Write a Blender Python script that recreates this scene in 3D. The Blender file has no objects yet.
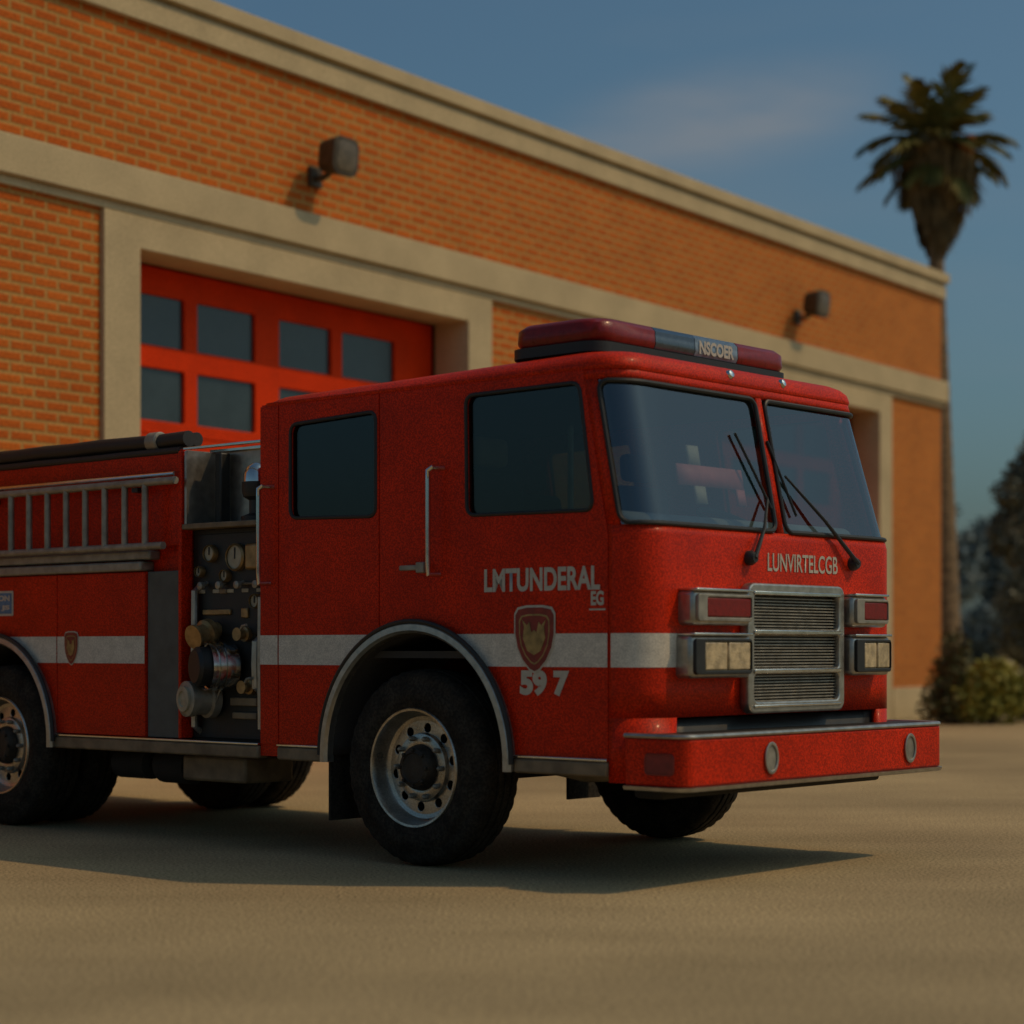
import bpy, bmesh, math, random
from mathutils import Vector, Matrix, noise as mnoise
random.seed(7)
sc = bpy.context.scene
COL = sc.collection
PI = math.pi

# ------------------------------------------------------------------ camera frame (metres)
F_PX, CX, HY = 2026.0, 512.0, 648.0
CAM_H = 1.2167
TRUCK_P = (0.2723, 12.1921)
TRUCK_F = (0.749246, -0.662292)
ST_C = (7.5645, 35.7242)
ST_D = (0.578799, 0.815470)

# ------------------------------------------------------------------ materials
def mat(name, col, rough=0.5, metal=0.0, var=0.12, vscale=6.0, bump=0.0, bscale=60.0, coat=0.0, spec=0.5, col2=None, stretch=(1, 1, 1), grain=0.0, gscale=110):
    m = bpy.data.materials.new(name); m.use_nodes = True
    nt = m.node_tree; N = nt.nodes; L = nt.links
    b = N['Principled BSDF']
    b.inputs['Roughness'].default_value = rough
    b.inputs['Metallic'].default_value = metal
    b.inputs['Coat Weight'].default_value = coat
    b.inputs['Coat Roughness'].default_value = 0.12
    b.inputs['Specular IOR Level'].default_value = spec
    tc = N.new('ShaderNodeTexCoord'); mp = N.new('ShaderNodeMapping')
    mp.inputs['Scale'].default_value = stretch
    L.new(tc.outputs['Object'], mp.inputs['Vector'])
    nz = N.new('ShaderNodeTexNoise'); nz.inputs['Scale'].default_value = vscale; nz.inputs['Detail'].default_value = 6
    L.new(mp.outputs[0], nz.inputs['Vector'])
    rp = N.new('ShaderNodeValToRGB')
    c = Vector(col); d = Vector(col2) if col2 else c * (1 - 2.2 * var)
    rp.color_ramp.elements[0].position = 0.32; rp.color_ramp.elements[1].position = 0.68
    rp.color_ramp.elements[0].color = (*d, 1); rp.color_ramp.elements[1].color = (*(c * (1 + var * 0.4)), 1)
    L.new(nz.outputs['Fac'], rp.inputs['Fac']); L.new(rp.outputs[0], b.inputs['Base Color'])
    if grain:      # fine dust and speckle
        gn = N.new('ShaderNodeTexNoise'); gn.inputs['Scale'].default_value = gscale; gn.inputs['Detail'].default_value = 3
        L.new(tc.outputs['Object'], gn.inputs['Vector'])
        gr_ = N.new('ShaderNodeValToRGB'); gr_.color_ramp.elements[0].position = .40; gr_.color_ramp.elements[1].position = .60
        gr_.color_ramp.elements[0].color = (1 - grain, 1 - grain, 1 - grain, 1); gr_.color_ramp.elements[1].color = (1 + grain, 1 + grain, 1 + grain, 1)
        gm = N.new('ShaderNodeMix'); gm.data_type = 'RGBA'; gm.blend_type = 'MULTIPLY'; gm.inputs[0].default_value = 1
        L.new(gn.outputs['Fac'], gr_.inputs[0]); L.new(rp.outputs[0], gm.inputs[6]); L.new(gr_.outputs[0], gm.inputs[7]); L.new(gm.outputs[2], b.inputs['Base Color'])
    mr = N.new('ShaderNodeMapRange'); mr.inputs['To Min'].default_value = max(0.02, rough - 0.08); mr.inputs['To Max'].default_value = min(1, rough + 0.1)
    L.new(nz.outputs['Fac'], mr.inputs['Value']); L.new(mr.outputs[0], b.inputs['Roughness'])
    if bump:
        n2 = N.new('ShaderNodeTexNoise'); n2.inputs['Scale'].default_value = bscale; n2.inputs['Detail'].default_value = 4
        L.new(mp.outputs[0], n2.inputs['Vector'])
        bp = N.new('ShaderNodeBump'); bp.inputs['Strength'].default_value = bump; bp.inputs['Distance'].default_value = 0.02
        L.new(n2.outputs['Fac'], bp.inputs['Height']); L.new(bp.outputs[0], b.inputs['Normal'])
    return m

def glass_mat(name, tint, trans, f0=0.05):
    m = bpy.data.materials.new(name); m.use_nodes = True
    nt = m.node_tree; N = nt.nodes; L = nt.links
    N.remove(N['Principled BSDF'])
    out = N['Material Output']
    t = N.new('ShaderNodeBsdfTransparent'); t.inputs[0].default_value = (*[x * trans for x in tint], 1)
    g = N.new('ShaderNodeBsdfGlossy'); g.inputs['Roughness'].default_value = 0.04; g.inputs[0].default_value = (0.9, 0.95, 1, 1)
    lw = N.new('ShaderNodeLayerWeight'); lw.inputs['Blend'].default_value = 0.5     # Schlick: f0 + (1 - f0) * (1 - cos)^5
    pw = N.new('ShaderNodeMath'); pw.operation = 'POWER'; pw.inputs[1].default_value = 5
    ad = N.new('ShaderNodeMath'); ad.operation = 'MULTIPLY_ADD'; ad.inputs[1].default_value = 1 - f0; ad.inputs[2].default_value = f0
    mx = N.new('ShaderNodeMixShader')
    L.new(lw.outputs['Facing'], pw.inputs[0]); L.new(pw.outputs[0], ad.inputs[0]); L.new(ad.outputs[0], mx.inputs[0])
    L.new(t.outputs[0], mx.inputs[1]); L.new(g.outputs[0], mx.inputs[2])
    L.new(mx.outputs[0], out.inputs['Surface'])
    return m

def brick_mat():
    m = bpy.data.materials.new('brick'); m.use_nodes = True
    nt = m.node_tree; N = nt.nodes; L = nt.links; b = N['Principled BSDF']
    tc = N.new('ShaderNodeTexCoord'); sp = N.new('ShaderNodeSeparateXYZ'); cb = N.new('ShaderNodeCombineXYZ')
    L.new(tc.outputs['Object'], sp.inputs[0]); L.new(sp.outputs['X'], cb.inputs['X']); L.new(sp.outputs['Z'], cb.inputs['Y'])
    # slight wander of the courses
    br = N.new('ShaderNodeTexBrick')
    br.inputs['Scale'].default_value = 1.0
    br.inputs['Brick Width'].default_value = 0.29; br.inputs['Row Height'].default_value = 0.104
    br.inputs['Mortar Size'].default_value = 0.026; br.inputs['Mortar Smooth'].default_value = 0.7
    br.inputs['Bias'].default_value = -0.1
    br.inputs['Color1'].default_value = (0.52, 0.112, 0.013, 1); br.inputs['Color2'].default_value = (0.62, 0.152, 0.018, 1)
    br.inputs['Mortar'].default_value = (0.48, 0.275, 0.085, 1)
    L.new(cb.outputs[0], br.inputs['Vector'])
    nz = N.new('ShaderNodeTexNoise'); nz.inputs['Scale'].default_value = 1.3; nz.inputs['Detail'].default_value = 8
    L.new(cb.outputs[0], nz.inputs['Vector'])
    n3 = N.new('ShaderNodeTexNoise'); n3.inputs['Scale'].default_value = 36; n3.inputs['Detail'].default_value = 3
    L.new(cb.outputs[0], n3.inputs['Vector'])
    mx = N.new('ShaderNodeMix'); mx.data_type = 'RGBA'; mx.blend_type = 'MULTIPLY'; mx.inputs[0].default_value = 0.35
    rp = N.new('ShaderNodeValToRGB'); rp.color_ramp.elements[0].color = (0.68, 0.62, 0.6, 1); rp.color_ramp.elements[1].color = (1.15, 1.1, 1.05, 1)
    rp.color_ramp.elements[0].position = 0.3; rp.color_ramp.elements[1].position = 0.7
    L.new(nz.outputs['Fac'], rp.inputs[0]); L.new(br.outputs['Color'], mx.inputs[6]); L.new(rp.outputs[0], mx.inputs[7])
    m2 = N.new('ShaderNodeMix'); m2.data_type = 'RGBA'; m2.blend_type = 'MULTIPLY'; m2.inputs[0].default_value = 0.5
    r2 = N.new('ShaderNodeValToRGB'); r2.color_ramp.elements[0].color = (0.6, 0.6, 0.6, 1); r2.color_ramp.elements[1].color = (1.2, 1.2, 1.2, 1)
    r2.color_ramp.elements[0].position = 0.40; r2.color_ramp.elements[1].position = 0.60
    L.new(n3.outputs['Fac'], r2.inputs[0]); L.new(mx.outputs[2], m2.inputs[6]); L.new(r2.outputs[0], m2.inputs[7])
    L.new(m2.outputs[2], b.inputs['Base Color'])
    b.inputs['Roughness'].default_value = 0.9; b.inputs['Specular IOR Level'].default_value = 0.2
    bp = N.new('ShaderNodeBump'); bp.inputs['Strength'].default_value = 0.6; bp.inputs['Distance'].default_value = 0.01; bp.invert = True
    L.new(br.outputs['Fac'], bp.inputs['Height'])
    b2 = N.new('ShaderNodeBump'); b2.inputs['Strength'].default_value = 0.4; b2.inputs['Distance'].default_value = 0.006
    L.new(n3.outputs['Fac'], b2.inputs['Height']); L.new(bp.outputs[0], b2.inputs['Normal']); L.new(b2.outputs[0], b.inputs['Normal'])
    return m

def ground_mat():
    m = bpy.data.materials.new('sandy_concrete'); m.use_nodes = True
    nt = m.node_tree; N = nt.nodes; L = nt.links; b = N['Principled BSDF']
    tc = N.new('ShaderNodeTexCoord'); mp = N.new('ShaderNodeMapping')
    mp.inputs['Rotation'].default_value = (0, 0, math.radians(6)); mp.inputs['Scale'].default_value = (0.4, 1.0, 1)
    L.new(tc.outputs['Object'], mp.inputs[0])
    a = N.new('ShaderNodeTexNoise'); a.inputs['Scale'].default_value = 1.5; a.inputs['Detail'].default_value = 7; a.inputs['Roughness'].default_value = 0.55
    L.new(mp.outputs[0], a.inputs['Vector'])
    c = N.new('ShaderNodeTexNoise'); c.inputs['Scale'].default_value = 58; c.inputs['Detail'].default_value = 9; c.inputs['Roughness'].default_value = .72
    L.new(tc.outputs['Object'], c.inputs['Vector'])
    e = N.new('ShaderNodeTexNoise'); e.inputs['Scale'].default_value = 0.3; e.inputs['Detail'].default_value = 5
    L.new(tc.outputs['Object'], e.inputs['Vector'])
    r1 = N.new('ShaderNodeValToRGB'); r1.color_ramp.elements[0].position = 0.3; r1.color_ramp.elements[1].position = 0.7
    r1.color_ramp.elements[0].color = (0.385, 0.306, 0.175, 1); r1.color_ramp.elements[1].color = (0.47, 0.374, 0.218, 1)
    L.new(a.outputs['Fac'], r1.inputs[0])
    r2 = N.new('ShaderNodeValToRGB'); r2.color_ramp.elements[0].position = 0.41; r2.color_ramp.elements[1].position = 0.59
    r2.color_ramp.elements[0].color = (0.34, 0.34, 0.34, 1); r2.color_ramp.elements[1].color = (1.5, 1.48, 1.44, 1)
    L.new(c.outputs['Fac'], r2.inputs[0])
    r3 = N.new('ShaderNodeValToRGB'); r3.color_ramp.elements[0].position = 0.35; r3.color_ramp.elements[1].position = 0.7
    r3.color_ramp.elements[0].color = (0.76, 0.75, 0.74, 1); r3.color_ramp.elements[1].color = (1.10, 1.08, 1.05, 1)
    L.new(e.outputs['Fac'], r3.inputs[0])
    x = N.new('ShaderNodeMix'); x.data_type = 'RGBA'; x.blend_type = 'MULTIPLY'; x.inputs[0].default_value = 0.8
    L.new(r1.outputs[0], x.inputs[6]); L.new(r2.outputs[0], x.inputs[7])
    y = N.new('ShaderNodeMix'); y.data_type = 'RGBA'; y.blend_type = 'MULTIPLY'; y.inputs[0].default_value = 1
    L.new(x.outputs[2], y.inputs[6]); L.new(r3.outputs[0], y.inputs[7])
    L.new(y.outputs[2], b.inputs['Base Color']); b.inputs['Roughness'].default_value = 0.92; b.inputs['Specular IOR Level'].default_value = 0.15
    bp = N.new('ShaderNodeBump'); bp.inputs['Strength'].default_value = 0.5; bp.inputs['Distance'].default_value = 0.012
    L.new(c.outputs['Fac'], bp.inputs['Height'])
    b2 = N.new('ShaderNodeBump'); b2.inputs['Strength'].default_value = 0.3; b2.inputs['Distance'].default_value = 0.06
    L.new(a.outputs['Fac'], b2.inputs['Height']); L.new(bp.outputs[0], b2.inputs['Normal'])
    L.new(b2.outputs[0], b.inputs['Normal'])
    return m

def leaf_mat(name, c1, c2, rough=0.6):
    m = bpy.data.materials.new(name); m.use_nodes = True
    nt = m.node_tree; N = nt.nodes; L = nt.links; b = N['Principled BSDF']
    g = N.new('ShaderNodeTexCoord'); nz = N.new('ShaderNodeTexNoise'); nz.inputs['Scale'].default_value = 2.5; nz.inputs['Detail'].default_value = 5
    L.new(g.outputs['Object'], nz.inputs['Vector'])
    rp = N.new('ShaderNodeValToRGB'); rp.color_ramp.elements[0].position = 0.35; rp.color_ramp.elements[1].position = 0.65
    rp.color_ramp.elements[0].color = (*c1, 1); rp.color_ramp.elements[1].color = (*c2, 1)
    L.new(nz.outputs['Fac'], rp.inputs[0]); L.new(rp.outputs[0], b.inputs['Base Color'])
    b.inputs['Roughness'].default_value = rough; b.inputs['Specular IOR Level'].default_value = 0.25
    return m

M = {}
M['red'] = mat('red_paint', (0.58, 0.024, 0.002), 0.46, var=0.10, vscale=3.0, coat=0.04, bump=0.02, bscale=9, spec=0.13, grain=0.34, gscale=115)
M['cream_stripe'] = mat('cream_reflective_stripe', (0.66, 0.60, 0.50), 0.6, var=0.08, vscale=12, grain=0.15, gscale=140)
M['rim'] = mat('polished_rim', (0.50, 0.46, 0.40), 0.30, 0.95, var=0.15, vscale=9, bump=0.06, bscale=60, grain=0.15)
M['steel'] = mat('brushed_steel', (0.46, 0.43, 0.38), 0.32, 0.85, var=0.12, vscale=20, bump=0.04, bscale=80)
M['chrome'] = mat('chrome', (0.7, 0.68, 0.64), 0.16, 1.0, var=0.06, vscale=14)
M['alu'] = mat('dull_aluminium', (0.36, 0.33, 0.27), 0.5, 0.55, var=0.15, vscale=14, bump=0.08, bscale=70)
M['greypanel'] = mat('grey_shutter_paint', (0.10, 0.105, 0.095), 0.6, 0.2, var=0.12, vscale=10, bump=0.05)
M['black'] = mat('black_plastic', (0.016, 0.016, 0.015), 0.5, var=0.2, vscale=14, bump=0.05)
M['rubber'] = mat('tyre_rubber', (0.036, 0.029, 0.021), 0.85, var=0.25, vscale=9, bump=0.3, bscale=45, spec=0.2, grain=0.35, gscale=70)
M['hub'] = mat('dirty_hub', (0.055, 0.043, 0.03), 0.6, 0.4, var=0.25, vscale=12, bump=0.2)
M['under'] = mat('dirty_chassis', (0.022, 0.018, 0.014), 0.8, var=0.25, vscale=7, bump=0.2)
M['tan'] = mat('dusty_metal', (0.26, 0.19, 0.115), 0.6, 0.3, var=0.2, vscale=9, bump=0.1)
M['pump'] = mat('pump_panel_black', (0.018, 0.018, 0.016), 0.55, 0.1, var=0.25, vscale=9, bump=0.08)
M['brass'] = mat('worn_brass', (0.42, 0.27, 0.12), 0.4, 0.7, var=0.22, vscale=16)
M['dial'] = mat('dial_face', (0.42, 0.36, 0.25), 0.45, var=0.12, vscale=20)
M['redlens'] = mat('red_lens', (0.22, 0.008, 0.005), 0.3, var=0.12, vscale=30, coat=0.2, spec=0.25, bump=0.12, bscale=110)
M['bluelens'] = mat('smoked_blue_lens', (0.035, 0.055, 0.075), 0.2, var=0.15, vscale=26, coat=0.6, bump=0.1, bscale=120)
M['clearlens'] = mat('clear_blue_lens', (0.16, 0.22, 0.28), 0.22, var=0.15, vscale=30, coat=0.5, bump=0.15, bscale=140)
M['headlens'] = mat('headlamp_lens', (0.60, 0.46, 0.26), 0.22, var=0.2, vscale=24, coat=0.5, bump=0.2, bscale=90)
M['letter'] = mat('silver_lettering', (0.55, 0.50, 0.41), 0.45, 0.2, var=0.08, vscale=20)
M['gold'] = mat('gold_emblem', (0.42, 0.28, 0.10), 0.45, 0.4, var=0.2, vscale=22)
M['darkred'] = mat('dark_red_emblem', (0.26, 0.025, 0.012), 0.5, var=0.15, vscale=22)
M['bluesign'] = mat('blue_placard', (0.10, 0.20, 0.34), 0.5, var=0.15, vscale=22)
M['seat'] = mat('seat_fabric', (0.05, 0.047, 0.042), 0.9, var=0.2, vscale=12)
M['dash'] = mat('dashboard_grey', (0.28, 0.27, 0.24), 0.8, var=0.12, vscale=8)
M['pink'] = mat('pink_cross_reflection', (0.75, 0.16, 0.12), 0.6, var=0.1, vscale=10)  # colour of the reflection modelled behind the windscreen
M['beige'] = mat('headrest_and_reflection_beige', (0.6, 0.42, 0.24), 0.6, var=0.1, vscale=10)  # near front headrest, and the pale bars of the windscreen reflection
M['inner'] = mat('cab_lining', (0.05, 0.045, 0.04), 0.9, var=0.12)
M['glass'] = glass_mat('windscreen_glass', (0.75, 0.92, 1.0), 0.62, 0.13)
M['sideglass'] = glass_mat('side_glass', (0.8, 0.95, 0.9), 0.5, 0.05)
M['brick'] = brick_mat()
M['trim'] = mat('cream_stone_trim', (0.55, 0.438, 0.262), 0.85, var=0.07, vscale=1.6, bump=0.12, bscale=70, spec=0.2, grain=0.17, gscale=70)
M['doorred'] = mat('orange_red_door_paint', (0.70, 0.042, 0.003), 0.6, var=0.08, vscale=2.5, bump=0.03, spec=0.08, grain=0.25, gscale=60)
M['doorglass'] = mat('dusty_door_pane', (0.028, 0.045, 0.052), 0.22, var=0.15, vscale=3, spec=0.6)
M['inside'] = mat('dark_bay_inside', (0.06, 0.055, 0.05), 0.9)
M['roofing'] = mat('grey_roofing', (0.2, 0.19, 0.17), 0.9, bump=0.2)
M['lampbody'] = mat('bronze_lamp_housing', (0.10, 0.076, 0.048), 0.55, 0.3, var=0.2, vscale=12)
M['lamplens'] = mat('dusty_lamp_lens', (0.15, 0.115, 0.07), 0.35, var=0.2, vscale=18)
M['ground'] = ground_mat()
M['bark'] = mat('palm_bark', (0.30, 0.20, 0.11), 0.95, var=0.3, vscale=5, bump=0.8, bscale=14, stretch=(1, 1, 5))
M['treebark'] = mat('tree_bark', (0.10, 0.075, 0.05), 0.95, var=0.3, vscale=6, bump=0.8, bscale=14)
M['frond'] = leaf_mat('palm_frond', (0.075, 0.085, 0.02), (0.25, 0.205, 0.05))
M['skirt'] = leaf_mat('dead_palm_frond', (0.09, 0.07, 0.035), (0.22, 0.155, 0.068), 0.9)
M['fruit'] = leaf_mat('orange_dates', (0.32, 0.095, 0.015), (0.42, 0.15, 0.03))
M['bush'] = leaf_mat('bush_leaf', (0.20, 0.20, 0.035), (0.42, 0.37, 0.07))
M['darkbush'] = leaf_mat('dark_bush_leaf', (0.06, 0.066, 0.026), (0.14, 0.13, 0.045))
M['leaf'] = leaf_mat('tree_leaf', (0.13, 0.14, 0.10), (0.25, 0.24, 0.165))
M['hazeleaf'] = leaf_mat('far_leaf_haze_tint', (0.13, 0.18, 0.19), (0.22, 0.27, 0.27))  # blue of distant haze mixed into the leaf colour

# ------------------------------------------------------------------ mesh helpers
class MB:
    def __init__(s): s.v = []; s.f = []; s.mi = []; s.cur = 0
    def add(s, vs, fs):
        o = len(s.v); s.v += [tuple(v) for v in vs]
        s.f += [tuple(o + i for i in f) for f in fs]; s.mi += [s.cur] * len(fs)
        return s
    def box(s, x0, x1, y0, y1, z0, z1):
        vs = [(x, y, z) for x in (x0, x1) for y in (y0, y1) for z in (z0, z1)]
        return s.add(vs, [(0, 1, 3, 2), (4, 6, 7, 5), (0, 4, 5, 1), (2, 3, 7, 6), (0, 2, 6, 4), (1, 5, 7, 3)])
    def lathe(s, origin, axis, prof, n=32, cap=True, mod=None):
        a = Vector(axis).normalized(); o = Vector(origin)
        u = a.orthogonal().normalized(); w = a.cross(u)
        vs = []; fs = []
        for k, (r, h) in enumerate(prof):
            for i in range(n):
                t = 2 * PI * i / n; rr = r * (mod(k, i) if mod else 1)
                vs.append(o + a * h + (u * math.cos(t) + w * math.sin(t)) * rr)
        for k in range(len(prof) - 1):
            for i in range(n):
                j = (i + 1) % n
                fs.append((k * n + i, k * n + j, (k + 1) * n + j, (k + 1) * n + i))
        if cap:
            if prof[0][0] > 1e-4: fs.append(tuple(range(n - 1, -1, -1)))
            if prof[-1][0] > 1e-4: fs.append(tuple((len(prof) - 1) * n + i for i in range(n)))
        return s.add(vs, fs)
    def cyl(s, p, q, r, n=16, r2=None):
        p = Vector(p); q = Vector(q); d = q - p
        return s.lathe(p, d, [(r, 0), (r2 if r2 is not None else r, d.length)], n)
    def tube(s, pts, r, n=10, cyclic=False):
        P = [Vector(p) for p in pts]; m = len(P)
        R = r if isinstance(r, (list, tuple)) else [r] * m
        vs = []; fs = []; up = None
        for i in range(m):
            if cyclic: d = (P[(i + 1) % m] - P[i - 1])
            else: d = P[min(i + 1, m - 1)] - P[max(i - 1, 0)]
            d.normalize()
            if up is None: up = d.orthogonal().normalized()
            up = (up - d * up.dot(d)); up.normalize(); w = d.cross(up)
            for k in range(n):
                t = 2 * PI * k / n; vs.append(P[i] + (up * math.cos(t) + w * math.sin(t)) * R[i])
        for i in range(m if cyclic else m - 1):
            i2 = (i + 1) % m
            for k in range(n):
                k2 = (k + 1) % n; fs.append((i * n + k, i * n + k2, i2 * n + k2, i2 * n + k))
        if not cyclic:
            fs.append(tuple(range(n - 1, -1, -1))); fs.append(tuple((m - 1) * n + k for k in range(n)))
        return s.add(vs, fs)
    def rings(s, rs, cap=True):
        n = len(rs[0]); vs = [p for r in rs for p in r]; fs = []
        for k in range(len(rs) - 1):
            for i in range(n):
                j = (i + 1) % n; fs.append((k * n + i, k * n + j, (k + 1) * n + j, (k + 1) * n + i))
        if cap: fs.append(tuple(range(n - 1, -1, -1))); fs.append(tuple((len(rs) - 1) * n + i for i in range(n)))
        return s.add(vs, fs)
    def grid(s, fn, us, vs_):
        pts = [fn(u, v) for v in vs_ for u in us]; n = len(us)
        return s.add(pts, [(j * n + i, j * n + i + 1, (j + 1) * n + i + 1, (j + 1) * n + i) for j in range(len(vs_) - 1) for i in range(n - 1)])
    def build(s, name, m, parent=None, bevel=0, smooth=True, solid=0, segs=2, angle=35):
        me = bpy.data.meshes.new(name); me.from_pydata(s.v, [], s.f)
        ms = m if isinstance(m, (list, tuple)) else [m]
        for x in ms: me.materials.append(x)
        if len(ms) > 1: me.polygons.foreach_set('material_index', s.mi)
        bm = bmesh.new(); bm.from_mesh(me); bmesh.ops.recalc_face_normals(bm, faces=bm.faces); bm.to_mesh(me); bm.free()
        return link(name, me, parent, bevel, smooth, solid, segs, angle)

def link(name, me, parent=None, bevel=0, smooth=True, solid=0, segs=2, angle=35):
    o = bpy.data.objects.new(name, me); COL.objects.link(o)
    if parent: o.parent = parent
    if solid:
        md = o.modifiers.new('Solidify', 'SOLIDIFY'); md.thickness = abs(solid); md.offset = -1 if solid > 0 else 1
    if bevel:
        md = o.modifiers.new('Bevel', 'BEVEL'); md.width = bevel; md.segments = segs; md.limit_method = 'ANGLE'; md.angle_limit = math.radians(40)
    if smooth:
        for p in me.polygons: p.use_smooth = True
        me.set_sharp_from_angle(angle=math.radians(angle))
    return o

def plate_mesh(name, loops, t, bevel, mtx):
    """flat plate in local XY (outer loop first, then holes), thickness t along +Z, carried by mtx"""
    cu = bpy.data.curves.new(name, 'CURVE'); cu.dimensions = '2D'; cu.fill_mode = 'BOTH'
    cu.extrude = t / 2 - bevel; cu.bevel_depth = bevel; cu.bevel_resolution = 1; cu.offset = -bevel
    for lp in loops:
        sp = cu.splines.new('POLY'); sp.points.add(len(lp) - 1)
        for i, p in enumerate(lp): sp.points[i].co = (p[0], p[1], 0, 1)
        sp.use_cyclic_u = True
    o = bpy.data.objects.new(name, cu); COL.objects.link(o)
    dg = bpy.context.evaluated_depsgraph_get(); dg.update()
    me = bpy.data.meshes.new_from_object(o.evaluated_get(dg))
    bpy.data.objects.remove(o); bpy.data.curves.remove(cu)
    me.transform(Matrix.Translation((0, 0, t / 2))); me.transform(mtx)
    me.name = name
    return me

def plate(name, loops, t, m, parent, mtx, bevel=0.003):
    me = plate_mesh(name, loops, t, bevel, mtx)
    me.materials.clear(); me.materials.append(m)
    return link(name, me, parent, angle=30)

def side_mtx(y, sgn=-1):     # plate XY -> (x, z), thickness grows outward (sgn -1: towards -y)
    return Matrix(((1, 0, 0, 0), (0, 0, sgn, y), (0, 1, 0, 0), (0, 0, 0, 1)))
def front_mtx(x):            # plate XY -> (y, z), thickness grows along +x
    return Matrix(((0, 0, 1, x), (1, 0, 0, 0), (0, 1, 0, 0), (0, 0, 0, 1)))

def rrect(x0, x1, y0, y1, r, n=5):
    pts = []
    for (cx, cy, a0) in ((x1 - r, y1 - r, 0), (x0 + r, y1 - r, 90), (x0 + r, y0 + r, 180), (x1 - r, y0 + r, 270)):
        for i in range(n + 1):
            a = math.radians(a0 + 90 * i / n); pts.append((cx + r * math.cos(a), cy + r * math.sin(a)))
    return pts
def rpoly(pts, r, n=5):
    out = []; m = len(pts)
    for i in range(m):
        p = Vector(pts[i]); a = (Vector(pts[i - 1]) - p); b = (Vector(pts[(i + 1) % m]) - p)
        la, lb = a.length, b.length; a.normalize(); b.normalize()
        rr = min(r, la * 0.45, lb * 0.45)
        s, e = p + a * rr, p + b * rr
        for k in range(n + 1):
            t = k / n; out.append(tuple(s * (1 - t) ** 2 + p * 2 * t * (1 - t) + e * t * t))
    return out
def circ(cx, cy, r, n=20, ry=None):
    return [(cx + r * math.cos(2 * PI * i / n), cy + (ry or r) * math.sin(2 * PI * i / n)) for i in range(n)]

def tag(o, label=None, cat=None, group=None, kind=None):
    if label: o['label'] = label
    if cat: o['category'] = cat
    if group: o['group'] = group
    if kind: o['kind'] = kind
    return o
def empty(name, loc, rz, label, cat, group=None):
    o = bpy.data.objects.new(name, None); COL.objects.link(o); o.location = loc; o.rotation_euler = (0, 0, rz)
    o.empty_display_size = 0.3
    return tag(o, label, cat, group)

def text(name, s, h, m, parent, mtx, width=None, depth=0.004, bold=0.006):
    cu = bpy.data.curves.new(name, 'FONT'); cu.body = s; cu.size = 1.0; cu.extrude = 0; cu.offset = bold / h
    o = bpy.data.objects.new(name, cu); COL.objects.link(o)
    dg = bpy.context.evaluated_depsgraph_get(); dg.update()
    me = bpy.data.meshes.new_from_object(o.evaluated_get(dg))
    bpy.data.objects.remove(o); bpy.data.curves.remove(cu)
    xs = [v.co.x for v in me.vertices]; ys = [v.co.y for v in me.vertices]
    sy = h / (max(ys) - min(ys)); sx = (width / (max(xs) - min(xs))) if width else sy
    me.transform(Matrix.Diagonal((sx, sy, 1, 1)) @ Matrix.Translation((-min(xs), -min(ys), 0)))
    me.transform(mtx)
    me.materials.clear(); me.materials.append(m)
    return link(name, me, parent, smooth=False)

# ================================================================== FIRE TRUCK
ang = math.atan2(TRUCK_F[1], TRUCK_F[0])
T = empty('fire_truck', (*TRUCK_P, 0), ang, 'red fire engine with a cream side stripe parked in front of the brick station', 'fire truck')
HW = 1.25; XB = -1.265; XW = -3.95      # half width, back of cab, rear axle
BELT = 1.80
def xf(z):
    return 1.62 if z <= BELT else 1.62 - (z - BELT) * 0.165 / 0.82
RC = 0.22
def nose(t, z, off=0.0, hw=HW, r=RC):
    """outside of the cab front: t 0..1 near corner, 1..2 flat front, 2..3 far corner"""
    x = xf(z); c = hw - r
    if t < 1: a = t * PI / 2; return (x - r + (r + off) * math.sin(a), -c - (r + off) * math.cos(a), z)
    if t <= 2: return (x + off, -c + 2 * c * (t - 1), z)
    a = (3 - t) * PI / 2; return (x - r + (r + off) * math.sin(a), c + (r + off) * math.cos(a), z)
def lin(a, b, n): return [a + (b - a) * i / n for i in range(n + 1)]
def tt(a, b):
    s = sorted(set([a, b] + [t for t in lin(0, 1, 8) + lin(1, 2, 12) + lin(2, 3, 8) if a < t < b])); return s

ACX, ACZ, AR, ARZ = 0.03, 0.60, 0.69, 0.715     # front wheel arch
def arch_bottom(x0, x1, zb, cx, cz, rx, rz, n=26):
    """points of a lower edge from x0 to x1 at height zb, lifted over a wheel arch"""
    pts = [(x0, zb)] if abs(x0 - cx) > rx or True else []
    pts = []
    def zarch(x):
        d = 1 - ((x - cx) / rx) ** 2
        return max(zb, cz + rz * math.sqrt(d)) if d > 0 else zb
    xs = [x0] + [cx - rx * math.cos(PI * i / n) for i in range(n + 1) if x0 < cx - rx * math.cos(PI * i / n) < x1] + [x1]
    for x in xs:
        if abs(x - (cx - rx)) < 1e-6 or abs(x - (cx + rx)) < 1e-6:
            a, b = (x, zb), (x, cz)
            pts += [a, b] if x < cx else [b, a]
        else: pts.append((x, zarch(x)))
    out = []
    for p in pts:
        if not out or (abs(p[0] - out[-1][0]) + abs(p[1] - out[-1][1])) > 1e-4: out.append(p)
    return out

ZT = 2.665
RWIN = rpoly([(-1.0, 1.98), (-0.285, 1.96), (-0.285, 2.555), (-1.0, 2.53)], 0.06)
FWIN = rpoly([(0.415, 1.935), (1.300, 1.925), (1.205, 2.59), (0.405, 2.585)], 0.06)
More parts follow.
